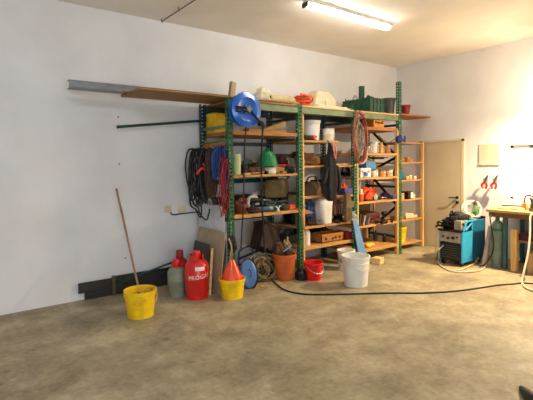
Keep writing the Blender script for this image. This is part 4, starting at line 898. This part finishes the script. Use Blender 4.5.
one('black_rag', B().blob((-4.60, -.90, .62), .05, .05, .11, 97, .4), BLACK, 'black rag tied to the left front post above the orange funnel', 'rag', smooth=True)
one('teal_cloth', B().sections([(-4.69, -.80, .35, .02, .06), (-4.68, -.80, .5, .03, .06), (-4.67, -.80, .68, .025, .05)], 18, .1), mat('teal_cloth', (30, 80, 92), .9), 'dark teal cloth strip hanging at the foot of the left front post', 'cloth', smooth=True)

# inside the rack on the floor, left bay
t = thing('blue_blade_guard', 'round blue steel disc leaning beside the yellow bucket', 'disc', (-4.34, -.88, 0))
Mx = rz(-18)@rx(72)
obj('disc', B().lathe([(.001, 0), (.05, 0), (.06, .012), (.14, .018), (.185, .0), (.19, -.012), (.16, .004), (.001, -.01)], (-4.34, -.88, .19), 36, Mx, sx=.6), mat('steel_blue_paint', (76, 112, 164), .4, .3), t, smooth=True)
obj('dark_edge', B().tube([Vector((-4.33, -.885, .19))+Mx@Vector((.195*.6*math.cos(2*PI*j/20), .195*math.sin(2*PI*j/20), -.02)) for j in range(20)], .012, n=6, closed=True, smooth=2), BLACK, t, smooth=True)
t = thing('blue_tube_frame', 'bright blue tube frame standing behind the blue disc', 'tube frame', (-4.12, -.45, 0))
BT = mat('bright_blue_tube', (30, 90, 150), .4)
obj('hoop', B().tube([(-4.22, -.45, 0), (-4.22, -.45, .35), (-4.18, -.45, .42), (-4.02, -.45, .46), (-3.98, -.45, .42), (-3.98, -.45, 0)], .014), BT, t, smooth=True)
obj('cross_tube', B().cyl((-4.24, -.47, .30), (-3.70, -.42, .40), .016).cyl((-4.22, -.47, .22), (-3.98, -.47, .22), .012), mat('dark_navy_tube', (20, 36, 72), .4), t, smooth=True)
b = B(); r_ = random.Random(17)
for k in range(16):
    c0 = Vector((-3.98+r_.uniform(-.10, .08), -.70+r_.uniform(-.08, .10), .17+r_.uniform(-.06, .06))); R_ = r_.uniform(.10, .17)
    tl = Matrix.Rotation(r_.uniform(.5, 1.5), 3, 'X')@Matrix.Rotation(r_.uniform(-.7, .7), 3, 'Y')
    pts = [c0+tl@Vector((R_*math.cos(2*PI*j/9), R_*math.sin(2*PI*j/9), r_.uniform(-.02, .02))) for j in range(9)]
    for p_ in pts: p_.z = max(.012, p_.z)
    b.tube(pts, .0065, n=5, closed=True, smooth=3)
one('wire_tangle', b, WIRE, 'tangled coil of tan wire on the floor in the left bay', 'wire', smooth=True)
one('black_hose_coil', B().tube([(-4.0+.17*math.cos(2*PI*j/10)+.004*j, -.62+.12*math.sin(2*PI*j/10), .02+.004*j) for j in range(28)], .013), BLACK, 'black hose coiled flat under the tan wire', 'hose', smooth=True)
b = B()
for k in range(30):
    r_ = random.Random(k+100); x0 = -4.0+r_.uniform(-.25, .2); y0 = -.98+r_.uniform(-.1, .1); a = r_.uniform(0, PI); l = r_.uniform(.05, .14)
    b.tube([(x0, y0, .006), (x0+l*.5*math.cos(a), y0+l*.5*math.sin(a), .012), (x0+l*math.cos(a+.6), y0+l*math.sin(a+.6), .006)], .003, n=4, smooth=2)
tag(obj('straw_scraps', b, mat('straw', (196, 166, 92), .9)), 'loose straw and wire scraps strewn on the floor before the left bay', 'straw', None, 'stuff')
# tilted dark pan / crate and terracotta tub
t = thing('dark_basket', 'dark brown tilted box shaped basket behind the terracotta tub', 'basket', (-3.82, -.58, .38))
Mx = ry(26)@rx(-14); c = Vector((-3.83, -.56, .56))
b = B().box(-3.99, -3.67, -.68, -.44, .38, .395)
for a in ((-3.99, -3.975, -.68, -.44), (-3.685, -3.67, -.68, -.44), (-3.99, -3.67, -.68, -.665), (-3.99, -3.67, -.455, -.44)): b.box(*a, .38, .77)
b.xf(Mx, c); obj('body', b, BROWND, t, bev=.006)
rb = B().box(-4.0, -3.66, -.695, -.68, .74, .775).box(-4.0, -3.66, -.44, -.425, .74, .775).box(-4.005, -3.985, -.69, -.43, .74, .775).box(-3.675, -3.655, -.69, -.43, .74, .775).xf(Mx, c)
obj('rim', rb, mat('dark_umber', (70, 52, 36), .7), t, bev=.003)
t = bucket('terracotta_tub', 'orange terracotta plastic tub full of odds and ends under the left bay', -3.70, -.84, 0, .165, .12, .37, TERRA, None, cat='tub')
for k, (dx, dy, h_, m_, lab) in enumerate([(-.08, .02, .16, BROWN, 'brown lump sticking out of the left of the terracotta tub'), (.06, .03, .19, mat('tan_grey_lump', (140, 116, 84), .8), 'tan lump sticking out of the right of the terracotta tub'), (.0, -.07, .08, BROWND, 'dark lump at the front inside the terracotta tub')]):
    one('scrap_lump', B().blob((-3.70+dx, -.84+dy, .36+h_*.3), .06, .055, h_*.75, 110+k, .35, 3), m_, lab, 'scrap', smooth=True)
one('small_knife', B().bar((-3.78, -.92, .42), (-3.68, -.97, .50), .04, .012), STEEL, 'small shiny blade sticking out of the terracotta tub', 'blade')
t = thing('black_container', 'black plastic container on the floor between terracotta tub and red bucket', 'container', (-3.42, -.68, 0))
obj('body', B().lathe([(.09, 0), (.10, .01), (.10, .10), (.07, .13), (.07, .15)], (-3.51, -.99, 0), 24), BLKM, t, smooth=True)
obj('spout', B().cyl((-3.47, -1.01, .10), (-3.42, -1.05, .16), .02), BLKM, t, smooth=True)
# buckets
bucket('red_bucket', 'small red bucket with a steel handle standing by the second front post', -3.385, -1.10, 0, .135, .108, .25, RED, 'front')
bucket('large_white_bucket', 'large white bucket standing farthest forward on the floor', -3.13, -1.66, 0, .182, .155, .40, WHITE, 'front', rim=.01, hm=IVORY)
t = bucket('small_white_bucket', 'smaller white bucket behind the large white one', -2.60, -.99, 0, .135, .115, .30, WHITE, None)
obj('printed_band', B().lathe([(.126, .12), (.131, .20)], (-2.60, -.99, 0), 36, open_=True), mat('grey_print', (206, 196, 176), .6, 0, .4, 40, thr=(.45, .55)), t, smooth=True)

# ================================================================== RIGHT SIDE
# electrical cover
t = thing('wall_cabinet', 'flat cream square cover on the right wall beside the door', 'wall cabinet', (0, -1.895, 1.57))
obj('cover', B().box(-.016, -.001, -2.075, -1.72, 1.57, 1.935), mat('cream_cover', (216, 196, 172), .5, 0, .02), t, bev=.006)
obj('lower_lip', B().box(-.024, -.015, -2.08, -1.715, 1.57, 1.60), mat('cream_cover', (216, 196, 172)), t, bev=.002)
# two hooks with red pliers
for k, y in enumerate((-1.86, -2.02)):
    side = ['nearer the door', 'nearer the window'][k]
    t = thing('wall_hook', 'steel wall hook %s, holding a red clamp' % side, 'hook', (-.03, y, 1.30))
    obj('hook_plate', B().box(-.008, -.001, y-.015, y+.015, 1.28, 1.37), STEEL, t)
    obj('hook_bar', B().tube([(-.006, y, 1.30), (-.06, y, 1.29), (-.12, y, 1.30), (-.14, y-.01, 1.36)], .007), STEEL, t, smooth=True)
    t = thing('red_clamp', 'red handled clamp hanging on the wall hook %s' % side, 'clamp', (-.11, y, 1.16))
    obj('jaws', B().tube([(-.11, y-.02, 1.26), (-.11, y-.035, 1.33), (-.11, y-.07, 1.40)], .011).tube([(-.11, y+.0, 1.26), (-.11, y-.01, 1.32), (-.11, y-.05, 1.38)], .008), DGREY, t, smooth=True)
    obj('grips', B().tube([(-.11, y-.025, 1.27), (-.11, y-.05, 1.23), (-.11, y-.03, 1.17)], .019).tube([(-.11, y, 1.27), (-.11, y+.035, 1.23), (-.11, y+.01, 1.17)], .019), RED, t, smooth=True)

# welder
wx0, wx1, wy0, wy1 = -1.15, -.46, -2.05, -1.67
t = thing('welding_machine', 'blue welding machine with grey front panel on wheels beside the bench', 'welder', ((wx0+wx1)/2, (wy0+wy1)/2, 0))
obj('chassis', B().box(wx0+.02, wx1-.02, wy0+.02, wy1-.02, .07, .56), BLKM, t, bev=.006)
fp = obj('front_panel', B().box(wx0-.006, wx0+.02, wy0+.02, wy1-.015, .365, .515), mat('light_grey_panel', (168, 158, 136), .45), t, bev=.004)
fg = obj('front_grille', B().box(wx0-.004, wx0+.02, wy0+.02, wy1-.015, .09, .355), BLKM, t, bev=.003)
gb = B()
for k in range(6): gb.box(wx0-.010, wx0-.002, wy0+.04, wy1-.04, .12+.037*k, .132+.037*k)
obj('grille_slats', gb, DGREY, fg)
for k, (dy, dz, r_) in enumerate(((.08, .45, .015), (.16, .43, .022), (.24, .44, .022), (.31, .46, .013))):
    obj('knob', B().cyl((wx0, wy1-dy, dz), (wx0-.03, wy1-dy, dz), r_, n=16), BLACK, fp, smooth=True)
obj('silver_edge', B().box(wx0-.016, wx0+.0, wy0, wy1, .518, .532), STEEL, t)
obj('front_top', B().box(wx0-.03, wx0+.30, wy0-.004, wy1+.012, .533, .565), BLKM, t, bev=.006)
sp_ = obj('side_panel', B().box(wx0+.0, wx0+.31, wy0-.008, wy0+.016, .06, .54), CYAN, t, bev=.004, label='bright blue side panel')
obj('side_ribs', B().box(wx0+.02, wx0+.29, wy0-.012, wy0-.006, .47, .478).box(wx0+.02, wx0+.29, wy0-.012, wy0-.006, .12, .128), CYAN, sp_)
obj('rear_side_panel', B().box(wx0+.31, wx1, wy0-.008, wy0+.016, .06, .70), TEAL, t, bev=.004, label='dark blue side panel')
obj('side_panel', B().box(wx0+.0, wx1, wy1-.016, wy1+.006, .06, .54), CYAN, t, bev=.004)
obj('upper_housing', B().box(wx0+.31, wx1-.01, wy0+.017, wy1, .56, .69), BLKM, t, bev=.006)
fr_ = B().bar((wx0+.04, wy0, .545), (wx0+.12, wy0, .69), .022, .022, (0, 1, 0)).bar((wx0+.11, wy0, .695), (wx0+.42, wy0, .705), .022, .022, (0, 1, 0)).bar((wx0+.30, wy0, .55), (wx0+.30, wy0, .70), .022, .022, (0, 1, 0)).bar((wx0+.10, wy0, .56), (wx0+.29, wy0, .66), .02, .02, (0, 1, 0))
obj('blue_frame', fr_, CYAN, t, bev=.003)
obj('rear_edge', B().box(wx1-.004, wx1+.012, wy0-.01, wy1, .06, .74), BLKM, t, bev=.003)
for x, y in ((wx0+.05, wy1-.05), (wx0+.05, wy0+.03), (wx1-.12, wy1-.03), (wx1-.12, wy0+.03)):
    wh = obj('wheel', B().cyl((x, y-.02, .05), (x, y+.02, .05), .05, n=24), BLACK, t, smooth=True)
    obj('wheel_hub', B().cyl((x, y-.024, .05), (x, y+.024, .05), .018, n=14), GREY, wh, smooth=True)
# things on the welder
z = .566
t = thing('welding_gloves', 'black gloves heaped at the left end of the welding machine top', 'gloves', (-1.06, -1.78, z))
obj('glove_heap', B().blob((-1.06, -1.76, z+.08), .09, .10, .085, 120, .35).blob((-1.05, -1.84, z+.13), .06, .07, .13, 121, .3), BLKM, t, smooth=True)
obj('fingers', B().tube([(-1.12, -1.70, z+.03), (-1.16, -1.66, z+.05), (-1.18, -1.62, z+.02)], .018).tube([(-1.12, -1.74, z+.08), (-1.18, -1.69, z+.11), (-1.20, -1.66, z+.08)], .018), BLKM, t, smooth=True)
toolcase('grey_wire_feeder', 'warm grey box at the front right of the welding machine top', -1.12, -.92, -2.02, -1.90, z, z+.15, mat('warm_grey_case', (170, 158, 136), .5), BLKM)
t = thing('welding_mask', 'black curved welding mask lying on top of the warm grey box', 'mask', (-.98, -1.92, z+.15))
obj('mask_shell', B().lathe([(.001, .12), (.06, .115), (.11, .08), (.125, .03), (.12, 0), (.112, 0), (.115, .03), (.10, .07), (.05, .105), (.001, .11)], (-.98, -1.90, z+.155), 28, ry(12), sx=1.15, sy=1.0), BLACK, t, smooth=True)
obj('visor', B().box(-1.13, -1.11, -1.95, -1.85, z+.165, z+.21), DGREY, t, bev=.003)
z = .70
one('white_cloth', B().blob((-.66, -1.95, z+.05), .13, .10, .05, 130, .35), mat('cream_cloth', (216, 206, 186), .9), 'cream cloth crumpled at the right end of the welding machine top', 'cloth', smooth=True)
b = B(); r_ = random.Random(31)
for k in range(8):
    c0 = Vector((-.64, -1.93, z+.15)); R_ = .11+r_.uniform(-.02, .04)
    tl = rz(-38)@Matrix.Rotation(r_.uniform(1.2, 1.5), 3, 'X')@Matrix.Rotation(r_.uniform(-.3, .2), 3, 'Y')
    b.tube([c0+Vector((r_.uniform(-.02, .02), 0, .0))+tl@Vector((R_*math.cos(2*PI*j/10), R_*math.sin(2*PI*j/10), 0)) for j in range(10)], .009, n=6, closed=True, smooth=3)
one('white_cable_coil', b, mat('white_cable', (222, 218, 200), .5), 'coil of white cable standing on the right end of the welding machine', 'cable', smooth=True)
t = thing('green_torch_bundle', 'green and brown peaked bundle inside the white cable coil', 'bundle', (-.66, -2.0, z+.05))
obj('bundle_body', B().sections([(-.66, -2.0, z+.06, .05, .04), (-.66, -2.0, z+.12, .075, .05), (-.65, -2.0, z+.19, .055, .04), (-.64, -1.99, z+.23, .03, .03)], 20, .12), mat('olive_green', (84, 120, 66), .7), t, smooth=True)
obj('bundle_tip', B().lathe([(.03, .22), (.035, .25), (.012, .31), (.001, .31)], (-.64, -1.99, z), 14), BROWN, t, smooth=True)
one('brown_brush', B().tube([(-.86, -1.93, z+.03), (-.80, -1.95, z+.07), (-.76, -1.98, z+.03)], .028, flat=.7), BROWND, 'brown handled brush between black mask and cream cloth', 'brush', smooth=True)
# hoses in front of the welder (on the floor)
def fpts(l, z=.014): return [fl(a, b_, z) for a, b_ in l]
WC = mat('pale_hose', (206, 186, 150), .5)
one('pale_welding_cable', B().tube([(-1.17, -1.75, .30), (-1.26, -1.72, .22)]+fpts([(437.5, 258), (440, 265), (450, 270.8), (462, 272), (474, 271.5), (482, 269.5), (486, 265.5)]), .011), WC, 'pale cable looping on the floor in front of the welding machine', 'cable', smooth=True)
one('pale_floor_cable', B().tube(fpts([(457, 270.5), (463, 269), (470, 265.6), (475, 262.5)])+[Vector((-.74, -2.10, .10))] , .010), WC, 'short pale cable on the floor leading under the welding machine', 'cable', smooth=True)
one('door_side_cable', B().tube([(-1.0, -1.655, .50), (-1.02, -1.60, .56), (-1.08, -1.57, .52), (-1.10, -1.57, .3), (-1.08, -1.57, .10), (-1.0, -1.52, .014), (-.85, -1.5, .014)], .008), WC, 'thin cable hanging at the door side of the welding machine', 'cable', smooth=True)
# long black cable over the floor
long_ = [(262, 268), (268, 275), (275, 283), (285, 290), (300, 293.5), (318, 294.5), (350, 294), (385, 293), (420, 293), (450, 291.5), (475, 288.5), (498, 285), (512, 284), (521, 283), (533, 283.5), (545, 285)]
one('floor_cable', B().tube(fpts(long_, .011), .010, n=8), BLACK, 'long black cable running across the floor in front of the buckets', 'cable', smooth=True)
# bench
t = thing('work_bench', 'wooden topped work bench along the right wall under the window', 'bench', (-.4, -3.0, 0))
bx0, bx1, by0, by1 = -.80, -.04, -4.2, -2.24
tp = B()
for k in range(4): tp.box(bx0+k*.19, bx0+k*.19+.186, by0, by1, .855, .895)
obj('bench_top', tp, wood('bench_wood', (216, 170, 104), (176, 128, 70), 1), t, bev=.003)
obj('apron', B().box(bx0+.03, bx0+.055, by0+.04, by1-.03, .78, .855), BRWD if False else mat('bench_brown', (116, 80, 46), .6), t, bev=.003)
for x in (bx0+.05, bx1-.11):
    for y in (-2.47, -3.15, by0+.05):
        obj('leg', B().box(x, x+.055, y-.055, y, 0, .855), mat('bench_leg_teal', (60, 96, 92), .6), t, bev=.003)
obj('wooden_leg', B().box(bx0-.02, bx0+.045, -2.70, -2.62, 0, .62), UPW, t, bev=.003)
obj('lower_shelf', B().box(bx0+.04, bx1-.04, by0+.06, -2.62, .44, .465), BRW, t, bev=.002)
obj('back_panel', B().box(bx1-.09, bx1-.075, by0+.06, -2.45, .08, .80), mat('pale_blue_panel', (150, 164, 170), .6), t)
z = .896
one('bench_plank', B().box(-.62, -.30, -2.66, -2.30, z, z+.02, rz(8)), PALEW, 'pale plank lying flat on the left end of the bench', 'plank', bev=.002)
one('file_tool', B().cyl((-.42, -2.30, z+.035), (-.32, -2.56, z+.035), .012), DGREY, 'dark file lying on the pale plank on the bench', 'file', smooth=True)
t = thing('bench_vise', 'grey bench vise with crank standing on the bench by the window', 'vise', (-.62, -2.86, z))
VM = mat('vise_grey', (110, 112, 108), .4, .5)
obj('vise_body', B().box(-.68, -.56, -2.92, -2.80, z, z+.05).box(-.66, -.58, -2.90, -2.82, z+.05, z+.12).box(-.68, -.56, -2.86, -2.82, z+.12, z+.19), VM, t, bev=.008)
obj('moving_jaw', B().box(-.68, -.56, -2.93, -2.89, z+.12, z+.19).box(-.64, -.60, -3.0, -2.84, z+.09, z+.13), VM, t, bev=.006)
obj('crank', B().cyl((-.62, -2.99, z+.11), (-.62, -3.05, z+.11), .012).cyl((-.70, -3.04, z+.16), (-.54, -3.04, z+.06), .008), STEEL, t, smooth=True)
t = thing('table_tool', 'brown wooden tool box with raised handle beside the vise', 'tool box', (-.40, -2.68, z))
obj('box_body', B().box(-.47, -.35, -2.78, -2.62, z+.001, z+.09), BRW, t, bev=.004); obj('box_handle', B().tube([(-.41, -2.77, z+.08), (-.41, -2.75, z+.20), (-.41, -2.65, z+.20), (-.41, -2.63, z+.08)], .012), BROWN, t, smooth=True)
one('red_brown_crate', B().box(-.76, -.40, -3.35, -3.08, z+.12, z+.14).box(-.74, -.70, -3.33, -3.29, z, z+.12).box(-.46, -.42, -3.33, -3.29, z, z+.12).box(-.74, -.70, -3.14, -3.10, z, z+.12).box(-.46, -.42, -3.14, -3.10, z, z+.12), ORW, 'small orange wooden stand at the right edge of the bench', 'stand', bev=.003)
can('spray_can', 'small pale spray can between tool box and vise', -.50, -2.72, z, .026, .15, IVORY, RED, neck=True)
# under the bench
t = gas('tall grey gas cylinder with green shoulder under the bench end', -.70, -2.37, .088, .72, mat('cylinder_grey', (116, 128, 112), .5), GPL, False, .03, name='gas_cylinder')
obj('green_shoulder', B().lathe([(.0895, .55), (.0895, .565), (.082, .615), (.068, .67), (.04, .704), (.022, .708)], (-.70, -2.37, 0.015), 32), mat('shoulder_green', (40, 110, 62), .45), t, smooth=True)
one('gas_hose', B().tube([(-.70, -2.37, .81), (-.84, -2.33, .80), (-.90, -2.38, .60), (-.88, -2.40, .30), (-.90, -2.30, .08), (-.95, -2.22, .012)], .010), BLACK, 'black gas hose drooping from the tall cylinder beside the bench end', 'hose', smooth=True)
one('pink_roll', B().cyl((-.80, -2.21, 0), (-.56, -2.20, .60), .035, n=18), mat('pinkish_grey_roll', (196, 164, 150), .7), 'pinkish grey roll leaning beside the gas cylinder', 'roll', smooth=True)
toolcase('dark_red_case', 'dark red and black case on the lower shelf of the bench', -.74, -.40, -2.98, -2.68, .466, .56, mat('maroon_case', (70, 24, 26), .5), BLKM)
one('black_bag', B().blob((-.55, -3.16, .58), .16, .12, .11, 140, .25), BLACK, 'black bag on the lower shelf of the bench at the right edge', 'bag', smooth=True)
can('tan_bottle', 'tan bottle standing on the floor under the bench', -.72, -2.86, 0, .06, .33, TAN, BRW, cat='bottle', neck=True)
one('blue_tub', B().lathe([(.10, 0), (.13, .22), (.125, .22), (.095, .01)], (-.50, -2.98, 0), 24), mat('slate_blue_tub', (70, 92, 120), .5), 'slate blue tub on the floor under the bench', 'tub', smooth=True)
one('white_hose', B().tube([(-.82, -2.93, .90), (-.87, -2.90, .84), (-.95, -2.93, .60), (-1.08, -2.96, .35), (-1.22, -2.97, .14)]+fpts([(522, 281), (524, 286), (530, 289.5), (540, 292)], .016)+[fl(552, 292, .016)], .014), mat('white_hose', (230, 214, 190), .45), 'whitish hose drooping from the bench to the floor at the right edge', 'hose', smooth=True)
# shoe tip at lower right
p = fl(525, 394)
t = thing('work_shoe', 'dark pointed shoe tip with pinkish red side at the lower right corner', 'shoe', p)
d_ = (fl(545, 425)-fl(521, 389)); d_.z = 0; d_.normalize(); nrm = Vector((-d_.y, d_.x, 0)); q0 = fl(520.5, 388)
rings = []
for k, (s_, w_, h_) in enumerate([(0, .006, .012), (.02, .018, .03), (.06, .03, .045), (.12, .04, .06), (.19, .042, .08), (.27, .035, .10)]):
    c = q0+d_*s_; rings.append([c+nrm*(w_*math.cos(2*PI*j/14))+Vector((0, 0, max(0.004, h_*.5+h_*.5*math.sin(2*PI*j/14)))) for j in range(14)])
obj('upper', B().sweep(rings), BLACK, t, smooth=True)
rings = []
for k, (s_, w_, h_) in enumerate([(.09, .01, .02), (.13, .03, .05), (.20, .04, .07), (.28, .03, .08)]):
    c = q0+d_*s_+nrm*.045; rings.append([c+nrm*(w_*math.cos(2*PI*j/14))+Vector((0, 0, max(0.004, h_*.5+h_*.5*math.sin(2*PI*j/14)))) for j in range(14)])
obj('side_cap', B().sweep(rings), mat('dusky_pink', (190, 80, 84), .6), t, smooth=True)

# ================================================================== LIGHT
wd = bpy.data.worlds.new('daylight'); S.world = wd; wd.use_nodes = True
bg = wd.node_tree.nodes['Background']; bg.inputs[0].default_value = (.78, .88, 1, 1); bg.inputs[1].default_value = 2.0
def light(name, kind, loc, power, col, rot=None, **k):
    l = bpy.data.lights.new(name, kind); l.energy = power; l.color = col
    for a, v in k.items(): setattr(l, a, v)
    o = bpy.data.objects.new(name, l); S.collection.objects.link(o); o.location = loc
    if rot: o.rotation_euler = rot
    return o
# daylight through the open garage door behind the camera
light('door_daylight', 'AREA', ((GX0+GX1)/2, YF+.05, GZ/2), 70, (.78, .88, 1.0), (PI/2, 0, 0), shape='RECTANGLE', size=GX1-GX0-.2, size_y=GZ-.1)
# site lamp on a bracket on the right wall, beyond the right edge of the photograph
lp = Vector((-.62, -3.06, 2.60))
t = thing('site_lamp', 'bright halogen lamp on a wall bracket beyond the window', 'lamp', (-.1, -3.09, 2.7))
obj('bracket', B().box(-.01, -.001, -3.13, -3.05, 2.7, 2.9).cyl((-.01, -3.09, 2.85), (-.62, -3.09, 2.85), .012), BLKM, t)
obj('lamp_shade', B().lathe([(.03, .14), (.06, .12), (.07, .07), (.068, .07), (.055, .115), (.03, .13)], (lp.x, lp.y-.03, lp.z), 24), BLKM, t, smooth=True)
obj('shade_arm', B().cyl((-.62, -3.09, 2.85), (lp.x, lp.y-.03, lp.z+.14), .01), BLKM, t)
obj('bulb', B().blob((lp.x, lp.y-.03, lp.z+.07), .03, .03, .04, 0, 0), mat('bulb_glow', (255, 220, 170), .5, emit=((1, .70, .38), 60)), t, smooth=True)
light('site_lamp_glow', 'POINT', lp, 60, (1, .80, .54), shadow_soft_size=.04)
sl = light('site_lamp_light', 'SPOT', lp, 660, (1, .78, .48), shadow_soft_size=.04, spot_size=math.radians(168), spot_blend=1.0)
sl.rotation_euler = Vector((-.10, .05, -1)).to_track_quat('-Z', 'Y').to_euler()
